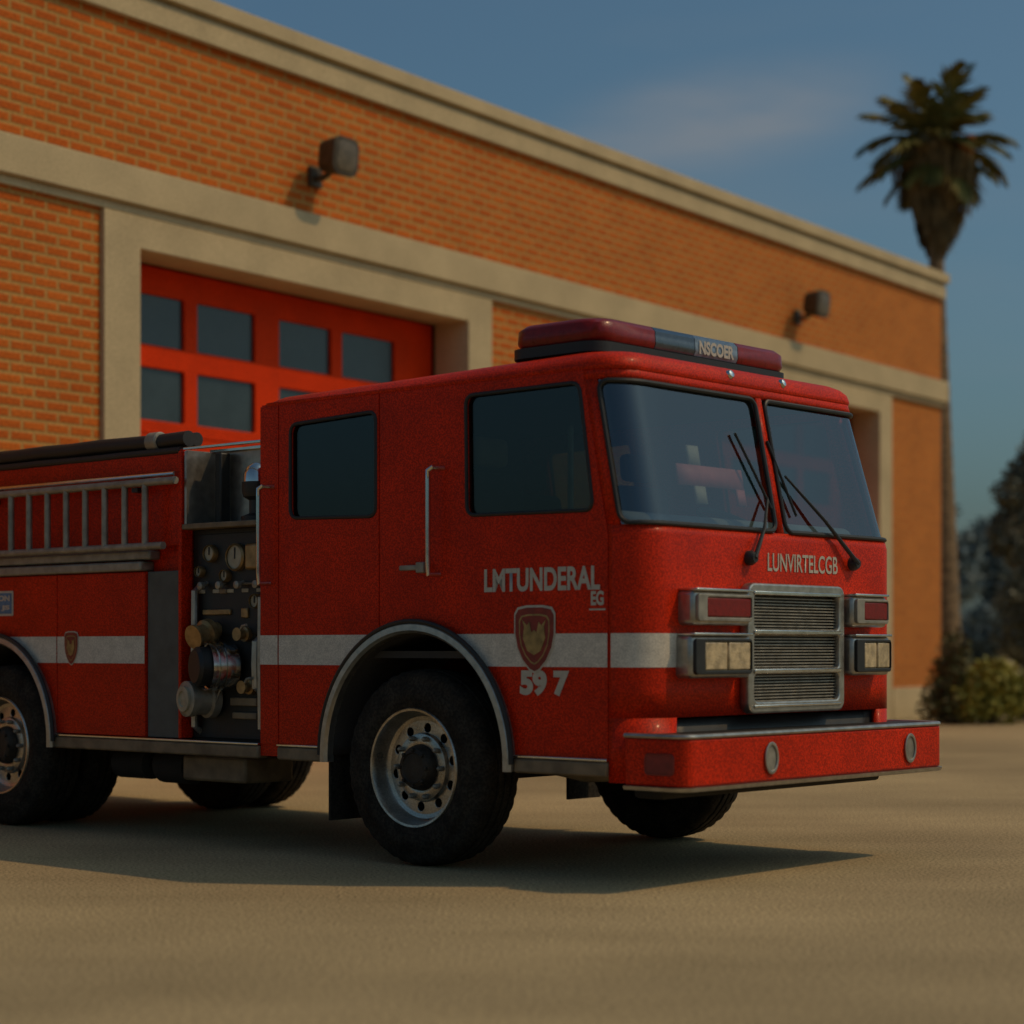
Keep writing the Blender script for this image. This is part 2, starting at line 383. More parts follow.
# --- cab shell (inner skin with window openings), near and far
FA = lambda z: xf(z) - RC
shell = MB()
for sg in (-1, 1):
    low = arch_bottom(XB, 1.40, 0.64, ACX, ACZ, AR, ARZ)
    outer = low + [(1.40, BELT), (FA(ZT), ZT), (XB, ZT)]
    me = plate_mesh('x', [outer, RWIN, FWIN], 0.03, 0.001, side_mtx(sg * 1.205, sg))
    shell.add([v.co[:] for v in me.vertices], [tuple(p.vertices) for p in me.polygons])
# back wall of the cab and its floor
shell.box(XB, XB + 0.03, -1.204, 1.204, 0.66, ZT)
cab = shell.build('cab_body', M['red'], T)
nb = MB()
nb.grid(lambda t, z: nose(t, z), tt(0, 3), [0.86, 1.0, 1.2, 1.5, 1.80, 1.845])
nb.grid(lambda t, z: nose(t, z), tt(0, 3), [2.60, 2.63, ZT])
for a, b in ((0, 0.21), (1.487, 1.513), (2.79, 3)):
    nb.grid(lambda t, z: nose(t, z), tt(a, b), [1.845, 2.1, 2.35, 2.60])
for a, b in ((0, 1.03), (1.97, 3)):
    nb.grid(lambda t, z: nose(t, z), tt(a, b), [0.53, 0.86])
nb.build('cab_front', M['red'], T, solid=0.03)
lowgr = MB(); lowgr.grid(lambda t, z: nose(t, z, -0.03), tt(1.03, 1.97), [0.60, 0.85])
lowgr.build('lower_grille', M['black'], T, solid=0.02)
# cab interior
ci = MB()
ci.box(XB + 0.04, 1.3, -1.19, 1.19, 1.16, 1.20); ci.box(XB + 0.04, XB + 0.07, -1.19, 1.19, 1.2, 2.64)
ci.box(XB + 0.05, 1.2, -1.18, 1.18, 2.635, 2.65)
ci.build('cab_lining', M['inner'], T)
dsh = MB(); dsh.box(0.98, 1.40, -1.12, 1.12, 1.45, 1.93); dsh.build('dashboard', M['dash'], T, bevel=0.06, segs=4)
for (sx, sy) in ((0.15, -0.72), (0.15, 0.72), (-0.75, -0.75), (-0.75, 0.75), (-0.75, 0)):
    st = MB(); st.box(sx, sx + 0.5, sy - 0.25, sy + 0.25, 1.5, 1.64); st.box(sx - 0.12, sx + 0.02, sy - 0.25, sy + 0.25, 1.55, 2.22)
    s_ = st.build('seat', M['seat'], T, bevel=0.05, segs=3)
    hr = MB(); hr.box(sx - 0.11, sx - 0.01, sy - 0.14, sy + 0.14, 2.25, 2.42); hr.build('headrest', M['beige'] if (sx > 0 and sy < 0) else M['seat'], s_, bevel=0.04, segs=3)
sw = MB()
wc = Vector((0.86, 0.62, 1.95)); wx = Vector((0.45, 0, 0.89)).normalized(); wu = wx.orthogonal().normalized(); wv = wx.cross(wu)
sw.tube([wc + (wu * math.cos(2 * PI * i / 28) + wv * math.sin(2 * PI * i / 28)) * 0.22 for i in range(28)], 0.016, 8, True)
for i in range(3):
    a = 2 * PI * i / 3; sw.cyl(wc, wc + (wu * math.cos(a) + wv * math.sin(a)) * 0.22, 0.014, 8)
sw.cyl(wc, wc + Vector((0.3, 0, -0.3)), 0.03, 10)
sw.build('steering_wheel', M['black'], T)
# --- door skins on the near and far side
def door(name, x0, x1, win, top_slope, sg):
    low = arch_bottom(x0, x1, 0.64, ACX, ACZ, AR, ARZ)
    outer = low + ([(x1, BELT), (FA(2.655), 2.655)] if top_slope else [(x1, 2.655)]) + [(x0, 2.655)]
    d = plate(name, [outer] + ([win] if win else []), 0.014, M['red'], T, side_mtx(sg * 1.236, sg), 0.004)
    if win:
        g = MB(); g.tube([(p[0], sg * 1.249, p[1]) for p in win], 0.011, 8, True); g.build('window_seal', M['black'], d)
        plate('side_window', [win], 0.006, M['sideglass'], d, side_mtx(sg * 1.222, sg), 0.001)
    return d
hd_ = {}
for sg in (-1, 1):
    door('cab_panel', XB, -1.106, None, False, sg)
    rd = door('rear_door', -1.10, -0.262, RWIN, False, sg)
    fd = door('front_door', -0.256, 1.394, FWIN, True, sg)
    y = sg * 1.25
    h1 = MB(); h1.box(-0.06, 0.12, y + sg * 0.03, y + sg * 0.045, 1.645, 1.675); h1.box(0.07, 0.13, y - sg * 0.004, y + sg * 0.046, 1.63, 1.69)
    h1.build('door_handle', M['alu'], fd, bevel=0.006)
    if sg < 0: hd_['f'] = fd; hd_['r'] = rd
    # grab rails
    for gx, z0, z1 in ((0.19, 1.62, 2.20), (-1.20, 1.60, 2.17)):
        g = MB(); yo = y + sg * 0.07
        g.tube([(gx + 0.05, y - sg * 0.002, z1), (gx + 0.03, yo, z1), (gx, yo, z1 - 0.01), (gx, yo, z1 - 0.06), (gx, yo, z0 + 0.06), (gx, yo, z0), (gx + 0.02, y - sg * 0.002, z0)], 0.015, 10)
        g.build('grab_rail', M['chrome'], T)
# seat post seen through the front side window
sp_ = MB(); sp_.cyl((0.98, -1.05, 1.6), (0.98, -1.05, 2.4), 0.016, 10); sp_.build('inner_rail', M['alu'], T)

# --- windscreen
for a, b in ((0.215, 1.487), (1.513, 2.785)):
    g = MB(); g.grid(lambda t, z: nose(t, z, -0.014), tt(a, b), lin(1.847, 2.598, 6))
    w = g.build('windscreen', M['glass'], T)
    rim = []
    seg = tt(a + 0.01, b - 0.01); z0, z1 = 1.855, 2.59
    r = 0.055
    scl = lambda t: 1 / 2.06 if 1 <= t <= 2 else 1 / 0.345
    ta, tb = a + 0.01, b - 0.01; ra, rb = r * scl(ta), r * scl(tb)
    mid = [t for t in tt(ta, tb) if ta + ra < t < tb - rb]
    cor = lambda tc_, zc, rr, a0: [nose(tc_ + rr * math.cos(math.radians(a0 + 18 * q)), zc + r * math.sin(math.radians(a0 + 18 * q)), 0.002) for q in range(6)]
    rim += [nose(t, z0, 0.002) for t in mid] + cor(tb - rb, z0 + r, rb, -90)
    rim += [nose(tb, z, 0.002) for z in lin(z0 + r, z1 - r, 5)[1:-1]] + cor(tb - rb, z1 - r, rb, 0)
    rim += [nose(t, z1, 0.002) for t in reversed(mid)] + cor(ta + ra, z1 - r, ra, 90)
    rim += [nose(ta, z, 0.002) for z in lin(z1 - r, z0 + r, 5)[1:-1]] + cor(ta + ra, z0 + r, ra, 180)
    k = MB(); k.tube(rim, 0.013, 8, True); k.build('window_seal', M['black'], w)
# --- pink cross and pale bars standing in for a reflection in the near windscreen pane
def glass_reflection(name, rects, m, parent, off):
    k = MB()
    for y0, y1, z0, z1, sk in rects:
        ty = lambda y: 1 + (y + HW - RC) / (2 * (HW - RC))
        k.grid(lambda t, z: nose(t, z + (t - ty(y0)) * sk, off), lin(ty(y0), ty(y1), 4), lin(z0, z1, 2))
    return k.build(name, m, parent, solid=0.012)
hc = glass_reflection('cross_reflection', [(-0.80, -0.215, 2.075, 2.185, 0.0)], M['pink'], T, -0.05)
glass_reflection('reflection_hook', [(-0.29, -0.215, 1.985, 2.074, 0.0)], M['pink'], hc, -0.05)
glass_reflection('reflection_upright', [(-0.685, -0.585, 2.187, 2.29, 0.0)], M['beige'], hc, -0.05)
glass_reflection('reflection_upright', [(-0.67, -0.575, 1.98, 2.073, 0.0)], M['beige'], hc, -0.05)
# --- wipers
def nf(y, z, off):   # point in front of the flat windscreen
    return (xf(z) + off, y, z)
def wiper(piv, mid, b0, b1):
    k = MB(); k.lathe(nf(*piv, -0.005), (1, 0, 0), [(0.04, 0), (0.04, 0.03), (0.025, 0.055)], 16)
    k.tube([nf(*piv, 0.045), nf(*[(piv[i] + mid[i]) / 2 for i in (0, 1)], 0.04), nf(*mid, 0.014)], [0.014, 0.010, 0.007], 8)
    w = k.build('wiper', M['black'], T)
    k = MB(); k.tube([nf(*b0, 0.008), nf(*[(b0[i] + b1[i]) / 2 for i in (0, 1)], 0.010), nf(*b1, 0.008)], 0.008, 6)
    k.build('wiper_blade', M['black'], w)
wiper((0.70, 1.70), (0.12, 2.17), (0.0, 2.36), (0.17, 1.95))
wiper((-0.33, 1.70), (-0.10, 2.03), (-0.30, 2.38), (-0.07, 1.98))

# --- roof
def plan(z, ins, n=6, r=RC, front=None):
    x1 = (front if front else xf(ZT) + 0.006) - ins; x0 = XB + ins * 0.8 - 0.01; hw = 1.254 - ins
    out = []
    for cx, cy, a0, rr in ((x1 - r, hw - r, 0, r), (x0 + 0.12, hw - 0.12, 90, 0.12), (x0 + 0.12, -hw + 0.12, 180, 0.12), (x1 - r, -hw + r, 270, r)):
        for i in range(n + 1):
            a = math.radians(a0 + 90 * i / n); out.append((cx + rr * math.cos(a), cy + rr * math.sin(a), z))
    return out
def crown(ring):      # the roof falls a little to the back
    return [(x, y, z + (0.05 * (x + 1.26) / 2.7 - 0.045 if z > 2.68 else 0)) for x, y, z in ring]
rf = MB(); rf.rings([plan(2.652, 0.0), plan(2.664, -0.004), plan(2.672, -0.004)] + [crown(plan(z, i)) for z, i in ((2.70, 0.004), (2.728, 0.03), (2.75, 0.075), (2.766, 0.16), (2.778, 0.5))])
roof = rf.build('cab_roof', M['red'], T, angle=60)
for my in (-0.25, 0.30):
    k = MB(); k.lathe((1.425, my, 2.70), (1, 0, 0.4), [(0.028, 0), (0.028, 0.02), (0.02, 0.035), (0.001, 0.04)], 14); k.build('marker_lamp', M['chrome'], roof)

# --- light bar
lb = MB(); lb.rings([[(x, y, z) for x, y in rrect(0.56 + i, 1.20 - i, -1.10 + i, 0.72 - i, 0.12, 6)] for z, i in ((2.742, 0.05), (2.775, 0.0), (2.83, 0.0), (2.835, 0.03))])
bar = lb.build('light_bar', M['black'], T)
def lens(y0, y1, m, ends):
    n0 = 0.13 if ends[0] else 0; n1 = 0.13 if ends[1] else 0
    rs = []
    for z, i in ((2.836, 0.012), (2.86, 0.0), (2.93, 0.004), (2.955, 0.03), (2.965, 0.075)):
        x0, x1 = 0.57 + i, 1.20 - i; ya = y0 + (i if ends[0] else 0); yb = y1 - (i if ends[1] else 0); ring = []
        for cx, cy, a0, r in ((x1, yb, 0, n1), (x0, yb, 90, n1), (x0, ya, 180, n0), (x1, ya, 270, n0)):
            sx = -1 if cx == x1 else 1; sy = -1 if cy == yb else 1
            for q in range(7):
                a = math.radians(a0 + 15 * q); ring.append((cx + sx * r + r * math.cos(a), cy + sy * r + r * math.sin(a), z))
        rs.append(ring)
    k = MB(); k.rings(rs); return k.build('lens', m, bar, angle=50)
lens(-1.09, -0.60, M['redlens'], (1, 0)); lens(-0.594, -0.24, M['bluelens'], (0, 0)); lens(-0.234, 0.17, M['clearlens'], (0, 0)); lens(0.176, 0.71, M['redlens'], (0, 1))
text('lettering', 'NSCOER', 0.075, M['letter'], bar, Matrix(((0, 0, 1, 1.2025), (1, 0, 0, -0.20), (0, 1, 0, 2.85), (0, 0, 0, 1))), width=0.33, bold=0.003)

# --- cream stripe, one strip to each panel it crosses
def stripe(x0, x1, sg, cx, rx, rz):
    def aw(x):   # the arch takes a bite from the stripe
        d = 1 - ((x - cx) / rx) ** 2
        return min(1.292, max(1.118, ACZ + rz * math.sqrt(d))) if d > 0 else 1.118
    runs = []; xs = lin(x0, x1, max(2, int((x1 - x0) / 0.02))); yy = sg * 1.2525
    for p, q in zip(xs, xs[1:]):
        if aw(p) < 1.291 or aw(q) < 1.291:
            if not runs or runs[-1][-1][1] != p: runs.append([])
            runs[-1].append((p, q))
    for r in runs:
        st = MB()
        for p, q in r: st.add([(p, yy, aw(p)), (q, yy, aw(q)), (q, yy, 1.292), (p, yy, 1.292)], [(0, 1, 2, 3)])
        st.build('side_stripe', M['cream_stripe'], T)
for sg in (-1, 1):
    for a, b in ((XB + .002, -1.108), (-1.098, -0.264), (-0.254, 1.392)): stripe(a, b, sg, ACX, AR, ARZ)
for a, b in ((0.04, 1.12), (1.88, 2.96)):
    st = MB(); st.grid(lambda t, z: nose(t, z, 0.0025), tt(a, b), [1.118, 1.292]); st.build('side_stripe', M['cream_stripe'], T)

# --- lettering and emblems on the near side
def onside(x, z, y=-1.2535): return Matrix(((1, 0, 0, x), (0, 0, -1, y), (0, 1, 0, z), (0, 0, 0, 1)))
text('lettering', 'LMTUNDERAL', 0.125, M['letter'], T, onside(0.545, 1.515), width=0.80, bold=0.004)
text('lettering', 'EG', 0.075, M['letter'], T, onside(1.285, 1.435), width=0.085, bold=0.003)
u = MB(); u.box(1.275, 1.38, -1.2545, -1.2515, 1.41, 1.419); u.build('lettering_underline', M['letter'], T)
text('unit_number', '59 7', 0.135, M['letter'], T, onside(0.80, 0.965), width=0.34, bold=0.008)
def shield(cx, cz, w, h, y):
    base = [(-.5, .38), (-.42, .47), (-.2, .5), (0, .5), (.2, .5), (.42, .47), (.5, .38), (.5, .1), (.44, -.12), (.3, -.32), (.12, -.46), (0, -.5), (-.12, -.46), (-.3, -.32), (-.44, -.12), (-.5, .1)]
    P = lambda k: [(cx + a * w * k, cz + b * h * k) for a, b in base]
    e = plate('shield_emblem', [P(1)], 0.003, M['letter'], T, side_mtx(y), 0.0005)
    plate('shield_field', [P(0.93)], 0.003, M['darkred'], e, side_mtx(y - 0.0025), 0.0005)
    plate('shield_border', [P(0.74), P(0.69)], 0.002, M['gold'], e, side_mtx(y - 0.0045), 0.0003)
    fl = [(-.34, .02), (-.30, .22), (-.36, .34), (-.22, .24), (-.14, .30), (-.08, .12), (0, .16), (.08, .12), (.14, .30), (.22, .24), (.36, .34), (.30, .22), (.34, .02), (.2, -.2), (0, -.27), (-.2, -.2)]
    plate('shield_figure', [[(cx + a * w * .8, cz + b * h * .85) for a, b in fl]], 0.003, M['gold'], e, side_mtx(y - 0.0055), 0.0005)
shield(0.905, 1.262, 0.285, 0.36, -1.2535)

# --- front: grille, lamps, bumper
GY, GW = 0.06, 0.475
gr = plate('grille', [rrect(GY - GW, GY + GW, 0.865, 1.565, 0.06), rrect(GY - GW + .06, GY + GW - .06, 1.318, 1.505, 0.03), rrect(GY - GW + .06, GY + GW - .06, 1.108, 1.285, 0.02), rrect(GY - GW + .06, GY + GW - .06, 0.93, 1.075, 0.03)], 0.06, M['steel'], T, front_mtx(1.622), 0.012)
k = MB(); k.box(1.621, 1.632, GY - GW + 0.04, GY + GW - 0.04, 0.91, 1.51); k.build('grille_back', M['black'], gr)
k = MB()
for i in range(34):
    z = 0.932 + i * 0.0168
    if any(a < z < b for a, b in ((1.30, 1.315), (1.08, 1.105))): continue
    k.add([(1.634, GY - GW + .05, z), (1.634, GY + GW - .05, z), (1.654, GY + GW - .05, z - 0.004), (1.654, GY - GW + .05, z - 0.004), (1.634, GY - GW + .05, z + .006), (1.634, GY + GW - .05, z + .006), (1.654, GY + GW - .05, z + .002), (1.654, GY - GW + .05, z + .002)],
          [(0, 1, 2, 3), (4, 7, 6, 5), (3, 2, 6, 7), (0, 4, 5, 1)])
k.build('grille_slats', M['alu'], gr)
k = MB()
for z in (1.302, 1.092): k.box(1.680, 1.692, GY - GW + .05, GY + GW - .05, z - 0.011, z + 0.011)
k.box(1.681, 1.690, GY - GW + .05, GY + GW - .05, 1.502, 1.522); k.box(1.681, 1.690, GY - GW + .05, GY + GW - .05, 0.895, 0.912)
k.build('grille_bar', M['chrome'], gr, bevel=0.004)
def pod(y0, y1, z0, z1, red):
    b = MB(); b.box(1.56, 1.72, y0, y1, z0, z1)
    p = b.build('indicator_housing' if red else 'headlight_housing', M['steel'], T, bevel=0.025, segs=3)
    ins = 0.035
    rec = plate('lamp_bezel', [rrect(y0 + .015, y1 - .015, z0 + .02, z1 - .02, .02), rrect(y0 + ins + .06, y1 - .02, z0 + .04, z1 - .035, .01)], 0.022, M['black'] if not red else M['alu'], p, front_mtx(1.717), 0.004)
    n = 1 if red else 2; w = (y1 - .02 - (y0 + ins + .06)) / n
    for i in range(n):
        a = y0 + ins + .06 + w * i
        q = MB(); q.box(1.712, 1.735, a + (.006 if not red else .002), a + w - (.006 if not red else .002), z0 + .042, z1 - .037)
        q.build('lamp_lens', M['redlens'] if red else M['headlens'], p, bevel=0.008)
    c = MB(); c.box(1.62, 1.738, y0 + .004, y1 - .004, z1 - .004, z1 + .010); c.build('chrome_cap', M['chrome'], p, bevel=0.004)
for s in (-1, 1):
    ya, yb = (-0.955, -0.445) if s < 0 else (0.56, 0.93)
    pod(ya, yb, 1.335, 1.515, True); pod(ya - 0.02 * (s < 0), yb + 0.03 * (s > 0), 1.06, 1.285, False)
text('lettering', 'LUNVIRTELCGB', 0.10, M['letter'], T, Matrix(((0, 0, 1, 1.6235), (1, 0, 0, -0.15), (0, 1, 0, 1.635), (0, 0, 0, 1))), width=0.70, bold=0.0012)

def bring(z, ins=0.0, n=8):
    x1 = 1.90 - ins; hw = 1.275 - ins; r = 0.085; x0 = 1.52
    out = [(x0, hw, z)]
    o2 = []
    for cy, a0, a1 in ((-hw + r, -90, 0), (hw - r, 0, 90)):
        for i in range(n + 1):
            a = math.radians(a0 + (a1 - a0) * i / n); o2.append((x1 - r + r * math.cos(a), cy + r * math.sin(a), z))
    return [(x0, -hw, z)] + o2 + [(x0, hw, z)]
b = MB(); b.rings([bring(0.525), bring(0.765)]); bp_ = b.build('front_bumper', M['red'], T, bevel=0.012)
b = MB(); b.rings([bring(0.766, 0.006), bring(0.782, 0.006)]); b.build('bumper_tread', M['black'], bp_, bevel=0.004)
b = MB(); b.tube([(p[0], p[1], 0.776) for p in bring(0, 0.004)[:-1]] + [(1.52, 1.271, .776)], 0.013, 8); b.build('bumper_trim', M['steel'], bp_)
b = MB(); b.rings([bring(0.500, 0.0), bring(0.504, -0.008), bring(0.522, -0.012), bring(0.524, 0.0)]); b.build('bumper_trim', M['steel'], bp_)
for ty in (-0.53, 0.87):
    q = plate('tow_eye', [circ(ty, 0.645, 0.062, 24, 0.085), circ(ty, 0.645, 0.046, 24, 0.066)], 0.012, M['steel'], bp_, front_mtx(1.901), 0.004)
    plate('tow_eye_recess', [circ(ty, 0.645, 0.05, 24, 0.07)], 0.004, M['alu'], q, front_mtx(1.9005), 0.001)
q = MB(); q.tube([(p[0], -1.2765, p[1]) for p in rrect(1.655, 1.83, 0.585, 0.685, 0.02)], 0.006, 6, True)
q.box(1.66, 1.825, -1.279, -1.2745, 0.590, 0.680); q.build('bumper_step_plate', M['darkred'], bp_)
b = MB(); b.box(1.40, 1.60, -1.05, 1.05, 0.44, 0.60); b.build('front_crossmember', M['under'], T, bevel=0.02)

# --- wheels
def lathe_wheel(x, y_out, sg, outer=True):
    """y_out: y of the outer face, sg -1 near side"""
    def Y(d): return d   # depth inward handled by axis
    ax = (0, -sg, 0); o = (x, y_out, 0.55)
    prof = [(0.325, 0.02), (0.345, 0.004), (0.40, 0.0), (0.45, 0.004), (0.455, 0.010), (0.50, 0.014), (0.528, 0.028), (0.545, 0.055), (0.548, 0.10), (0.538, 0.102), (0.538, 0.115), (0.55, 0.117), (0.55, 0.155), (0.538, 0.157), (0.538, 0.17), (0.55, 0.172),
            (0.55, 0.21), (0.538, 0.212), (0.538, 0.225), (0.548, 0.227), (0.545, 0.27), (0.528, 0.297), (0.49, 0.315), (0.40, 0.325), (0.33, 0.31)]
    k = MB(); k.lathe(o, ax, prof, 120, cap=False, mod=lambda j, i: (0.987 if (i % 3 == 0 and (5 <= j <= 8 or 19 <= j <= 21)) else 1.0))
    return k.build('wheel', M['rubber'], T, angle=50), ax, o
def wheel(x, y_out, sg, detail=True):
    w, ax, o = lathe_wheel(x, y_out, sg)
    r = MB(); r.lathe(o, ax, [(0.338, 0.012), (0.330, 0.0), (0.318, 0.002), (0.305, 0.03), (0.298, 0.075), (0.286, 0.092), (0.262, 0.098)], 64, cap=False)
    # dished disc with round hand holes
    ny = -sg
    me = plate_mesh('d', [circ(0, 0, 0.268, 64)] + [circ(0.222 * math.cos(2 * PI * i / 10 + .2), 0.222 * math.sin(2 * PI * i / 10 + .2), 0.026, 14) for i in range(10)], 0.012, 0.003,
                    Matrix(((1, 0, 0, x), (0, 0, sg, y_out + ny * 0.11), (0, 1, 0, 0.55), (0, 0, 0, 1))))
    r.add([v.co[:] for v in me.vertices], [tuple(p.vertices) for p in me.polygons])
    r.lathe(o, ax, [(0.195, 0.098), (0.188, 0.072), (0.150, 0.062), (0.13, 0.066)], 48, cap=False)
    rim = r.build('rim', M['rim'], w)
    k = MB(); k.lathe(o, ax, [(0.32, 0.2), (0.001, 0.2)], 32, cap=False); k.lathe(o, ax, [(0.315, 0.19), (0.33, 0.3)], 32, cap=False); k.build('brake_drum', M['under'], w)
    k = MB(); k.lathe(o, ax, [(0.128, 0.07), (0.124, 0.04), (0.108, 0.012), (0.085, 0.004), (0.08, 0.01), (0.04, 0.01), (0.001, 0.008)], 40, cap=False)
    for i in range(8):
        a = 2 * PI * i / 8; k.lathe((x + 0.10 * math.cos(a), y_out, 0.55 + 0.10 * math.sin(a)), ax, [(0.011, 0.03), (0.011, -0.002), (0.007, -0.005)], 6)
    k.build('hub', M['hub'], w)
    for i in range(10):
        k = MB()
        a = 2 * PI * i / 10; k.lathe((x + 0.168 * math.cos(a), y_out, 0.55 + 0.168 * math.sin(a)), ax, [(0.015, 0.066), (0.015, 0.04), (0.009, 0.03), (0.001, 0.028)], 6, cap=False)
        k.build('lug_nut', M['alu'], w)
for s in (-1, 1):
    wheel(0, s * 1.25, s); wheel(XW, s * 1.25, s)
    w2 = lathe_wheel(XW, s * 0.90, s)[0]
# axles, chassis
ch = MB()
for s in (-1, 1): ch.box(-6.0, 1.5, s * 0.42 - 0.05, s * 0.42 + 0.05, 0.62, 0.86)
ch.cyl((0, -1.0, 0.52), (0, 1.0, 0.52), 0.07); ch.cyl((XW, -1.0, 0.55), (XW, 1.0, 0.55), 0.10); ch.lathe((XW, -0.25, 0.55), (0, 1, 0), [(0.1, 0), (0.22, 0.12), (0.22, 0.38), (0.1, 0.5)], 20)
ch.box(-0.3, 1.0, -0.4, 0.4, 0.6, 1.1); ch.cyl((-0.4, 0, 0.7), (XW, 0, 0.6), 0.05)
for s in (-1, 1): ch.tube([(-0.65, s * .85, .68), (0, s * .85, .60), (0.65, s * .85, .68)], 0.035, 6)
ch.build('chassis', M['under'], T)
k = MB(); k.box(-1.26, -0.70, -1.2, 1.2, 0.64, 0.66); k.box(0.78, 1.4, -1.2, 1.2, 0.64, 0.66); k.box(-6.0, -1.27, -1.15, 1.15, 0.63, 0.66); k.build('underbody', M['under'], T)
# tanks, step box and mud flaps
k = MB(); k.box(-2.15, -1.55, -1.12, -0.72, 0.385, 0.545); tb = k.build('tool_box', M['tan'], T, bevel=0.02)
for x0, x1, r in ((-2.55, -2.2, 0.115), (-3.0, -2.62, 0.10)):
    k = MB(); k.lathe((x0, -0.95, 0.46), (1, 0, 0), [(r * .6, 0), (r, .03), (r, x1 - x0 - .03), (r * .6, x1 - x0)], 20); k.build('air_tank', M['under'], T)
k = MB(); k.tube([(0.78, -0.95, .56), (1.0, -0.95, .53), (1.35, -0.9, .55)], 0.03, 8); k.build('exhaust_pipe', M['tan'], T)
for s in (-1, 1):
    k = MB(); k.box(-0.685, -0.665, s * 1.24, s * 0.90, 0.22, 0.75); k.build('mud_flap', M['rubber'], T, bevel=0.004)

# --- wheel arches
def arch(cx, cz, rx, rz, zb, name='wheel_arch'):
    for sg in (-1, 1):
        k = MB(); N_ = 40
        prof = [(0.0, -1.235), (0.0, -1.285), (-0.012, -1.30), (-0.045, -1.302), (-0.06, -1.285), (-0.06, -1.235)]
        rings = []
        for i in range(N_ + 5):
            if i < 2: th, zz = 0, zb + (cz - zb) * i / 2
            elif i > N_ + 2: th, zz = PI, cz - (cz - zb) * (i - N_ - 2) / 2
            else: th = PI * (i - 2) / N_; zz = None
            ring = []
            for d, y in prof:
                ex = (rx + 0.045 + d); ez = (rz + 0.045 + d)
                ring.append((cx + ex * math.cos(th), -sg * y * 1.0, (zz if zz is not None else cz + ez * math.sin(th))))
            rings.append(ring)
        k.rings(rings); a_ = k.build(name, M['steel'], T)
        k = MB()
        k.grid(lambda t, y: (cx + (rx - 0.012) * math.cos(t), sg * y, cz + (rz - 0.012) * math.sin(t)), lin(0, PI, 30), [0.55, 1.24])
        k.build('arch_liner', M['under'], a_, solid=0.01)
        k = MB(); k.tube([(cx + (rx + .05) * math.cos(t), sg * 1.288, cz + (rz + .05) * math.sin(t)) for t in lin(0, PI, 40)], 0.014, 8); k.build('arch_bead', M['black'], a_)
arch(ACX, ACZ, AR, ARZ, 0.56)
RCX, RR = XW - 0.02, 0.64
arch(RCX, ACZ, RR, 0.66, 0.56)

# --- sills
for x0, x1 in ((-3.30, XB - 0.003), (-1.10, -0.70), (0.765, 1.40), (-5.9, -4.66)):
    for sg in (-1, 1):
        k = MB(); k.box(x0, x1, sg * 1.18, sg * 1.268, 0.556, 0.634); s_ = k.build('side_sill', M['tan'], T, bevel=0.012)
        k = MB(); k.box(x0, x1, sg * 1.20, sg * 1.272, 0.6355, 0.650); k.build('sill_edge', M['chrome'], s_, bevel=0.004)
k = MB(); k.box(XB, -1.106, -1.245, -1.22, 0.575, 0.64); k.build('cab_corner_skirt', M['red'], T)

# --- body behind the cab
XR = -5.75
body = plate('rear_body', [arch_bottom(XR, -2.02, 0.66, RCX, ACZ, RR + .03, 0.69) + [(-2.02, 2.44), (XR, 2.44)]], 2.34, M['red'], T, side_mtx(1.17, -1), 0.008)
BZ = 1.70
def bpanel(name, x0, x1, z0, z1, m, sg, arch_=False, th=0.05):
    if arch_: low = arch_bottom(x0, x1, z0, RCX, ACZ, RR, 0.66)
    else: low = [(x0, z0), (x1, z0)]
    return plate(name, [low + [(x1, z1), (x0, z1)]], th, m, T, side_mtx(sg * 1.20, sg), 0.006)
for sg in (-1, 1):
    bpanel('side_locker', -4.66, -3.286, 0.655, BZ, M['red'], sg, True)
    bpanel('side_locker', -3.280, -2.358, 0.655, BZ, M['red'], sg)
    bpanel('side_locker', XR, -4.666, 0.655, BZ, M['red'], sg)
    sh = bpanel('shutter_panel', -2.350, -2.03, 0.655, BZ, M['greypanel'], sg, th=0.035)
    bpanel('upper_side', XR, -2.012, 1.86, 2.455, M['red'], sg, th=0.02)
    k = MB(); k.box(-2.025, -1.995, sg * 1.16, sg * 1.255, 0.655, 2.44); k.build('body_edge_strip', M['red'], T, bevel=0.006)
    for a, b_ in ((-4.66, -3.288), (-3.278, -2.36), (XR, -4.668)): stripe(a, b_, sg, RCX, RR, 0.66)
    # ledge under the ladder
    k = MB(); k.box(XR, -2.36, sg * 1.17, sg * 1.285, 1.705, 1.765); k.box(XR, -2.30, sg * 1.17, sg * 1.262, 1.775, 1.835)
    k.build('ladder_ledge', M['alu'], T, bevel=0.012)
    # ladder carried on its side
    ld = MB(); y = sg * 1.31
    for z, xe in ((2.255, -1.98), (1.855, -2.10)):
        ld.tube([(XR + .1, y, z), (xe, y, z)], 0.024, 12)
    lad = ld.build('ladder', M['alu'], T)
    k = MB(); k.tube([(XR + .1, y - sg * .03, 2.30), (-2.03, y - sg * .03, 2.30)], 0.014, 10); k.build('ladder_rail', M['chrome'], lad)
    for i in range(17):
        x = -2.28 - i * 0.205
        k = MB(); k.cyl((x, y, 1.86), (x, y, 2.255), 0.022, 12); k.build('ladder_rung', M['alu'], lad)
    k = MB()
    for x in (-2.4, -4.0, -5.4): k.box(x - .03, x + .03, sg * 1.215, sg * 1.30, 2.20, 2.23)
    k.build('ladder_bracket', M['black'], lad)
shield(-3.12, 1.215, 0.15, 0.225, -1.2535)
sgn = plate('placard', [rrect(-4.04, -3.775, 1.435, 1.605, 0.01)], 0.004, M['letter'], T, side_mtx(-1.2505), 0.001)
plate('placard_face', [rrect(-4.025, -3.79, 1.45, 1.59, 0.006)], 0.003, M['bluesign'], sgn, side_mtx(-1.2535), 0.0008)
text('placard_lettering', 'RON', 0.04, M['letter'], sgn, onside(-3.99, 1.535, -1.2575), width=0.18, bold=0.002)
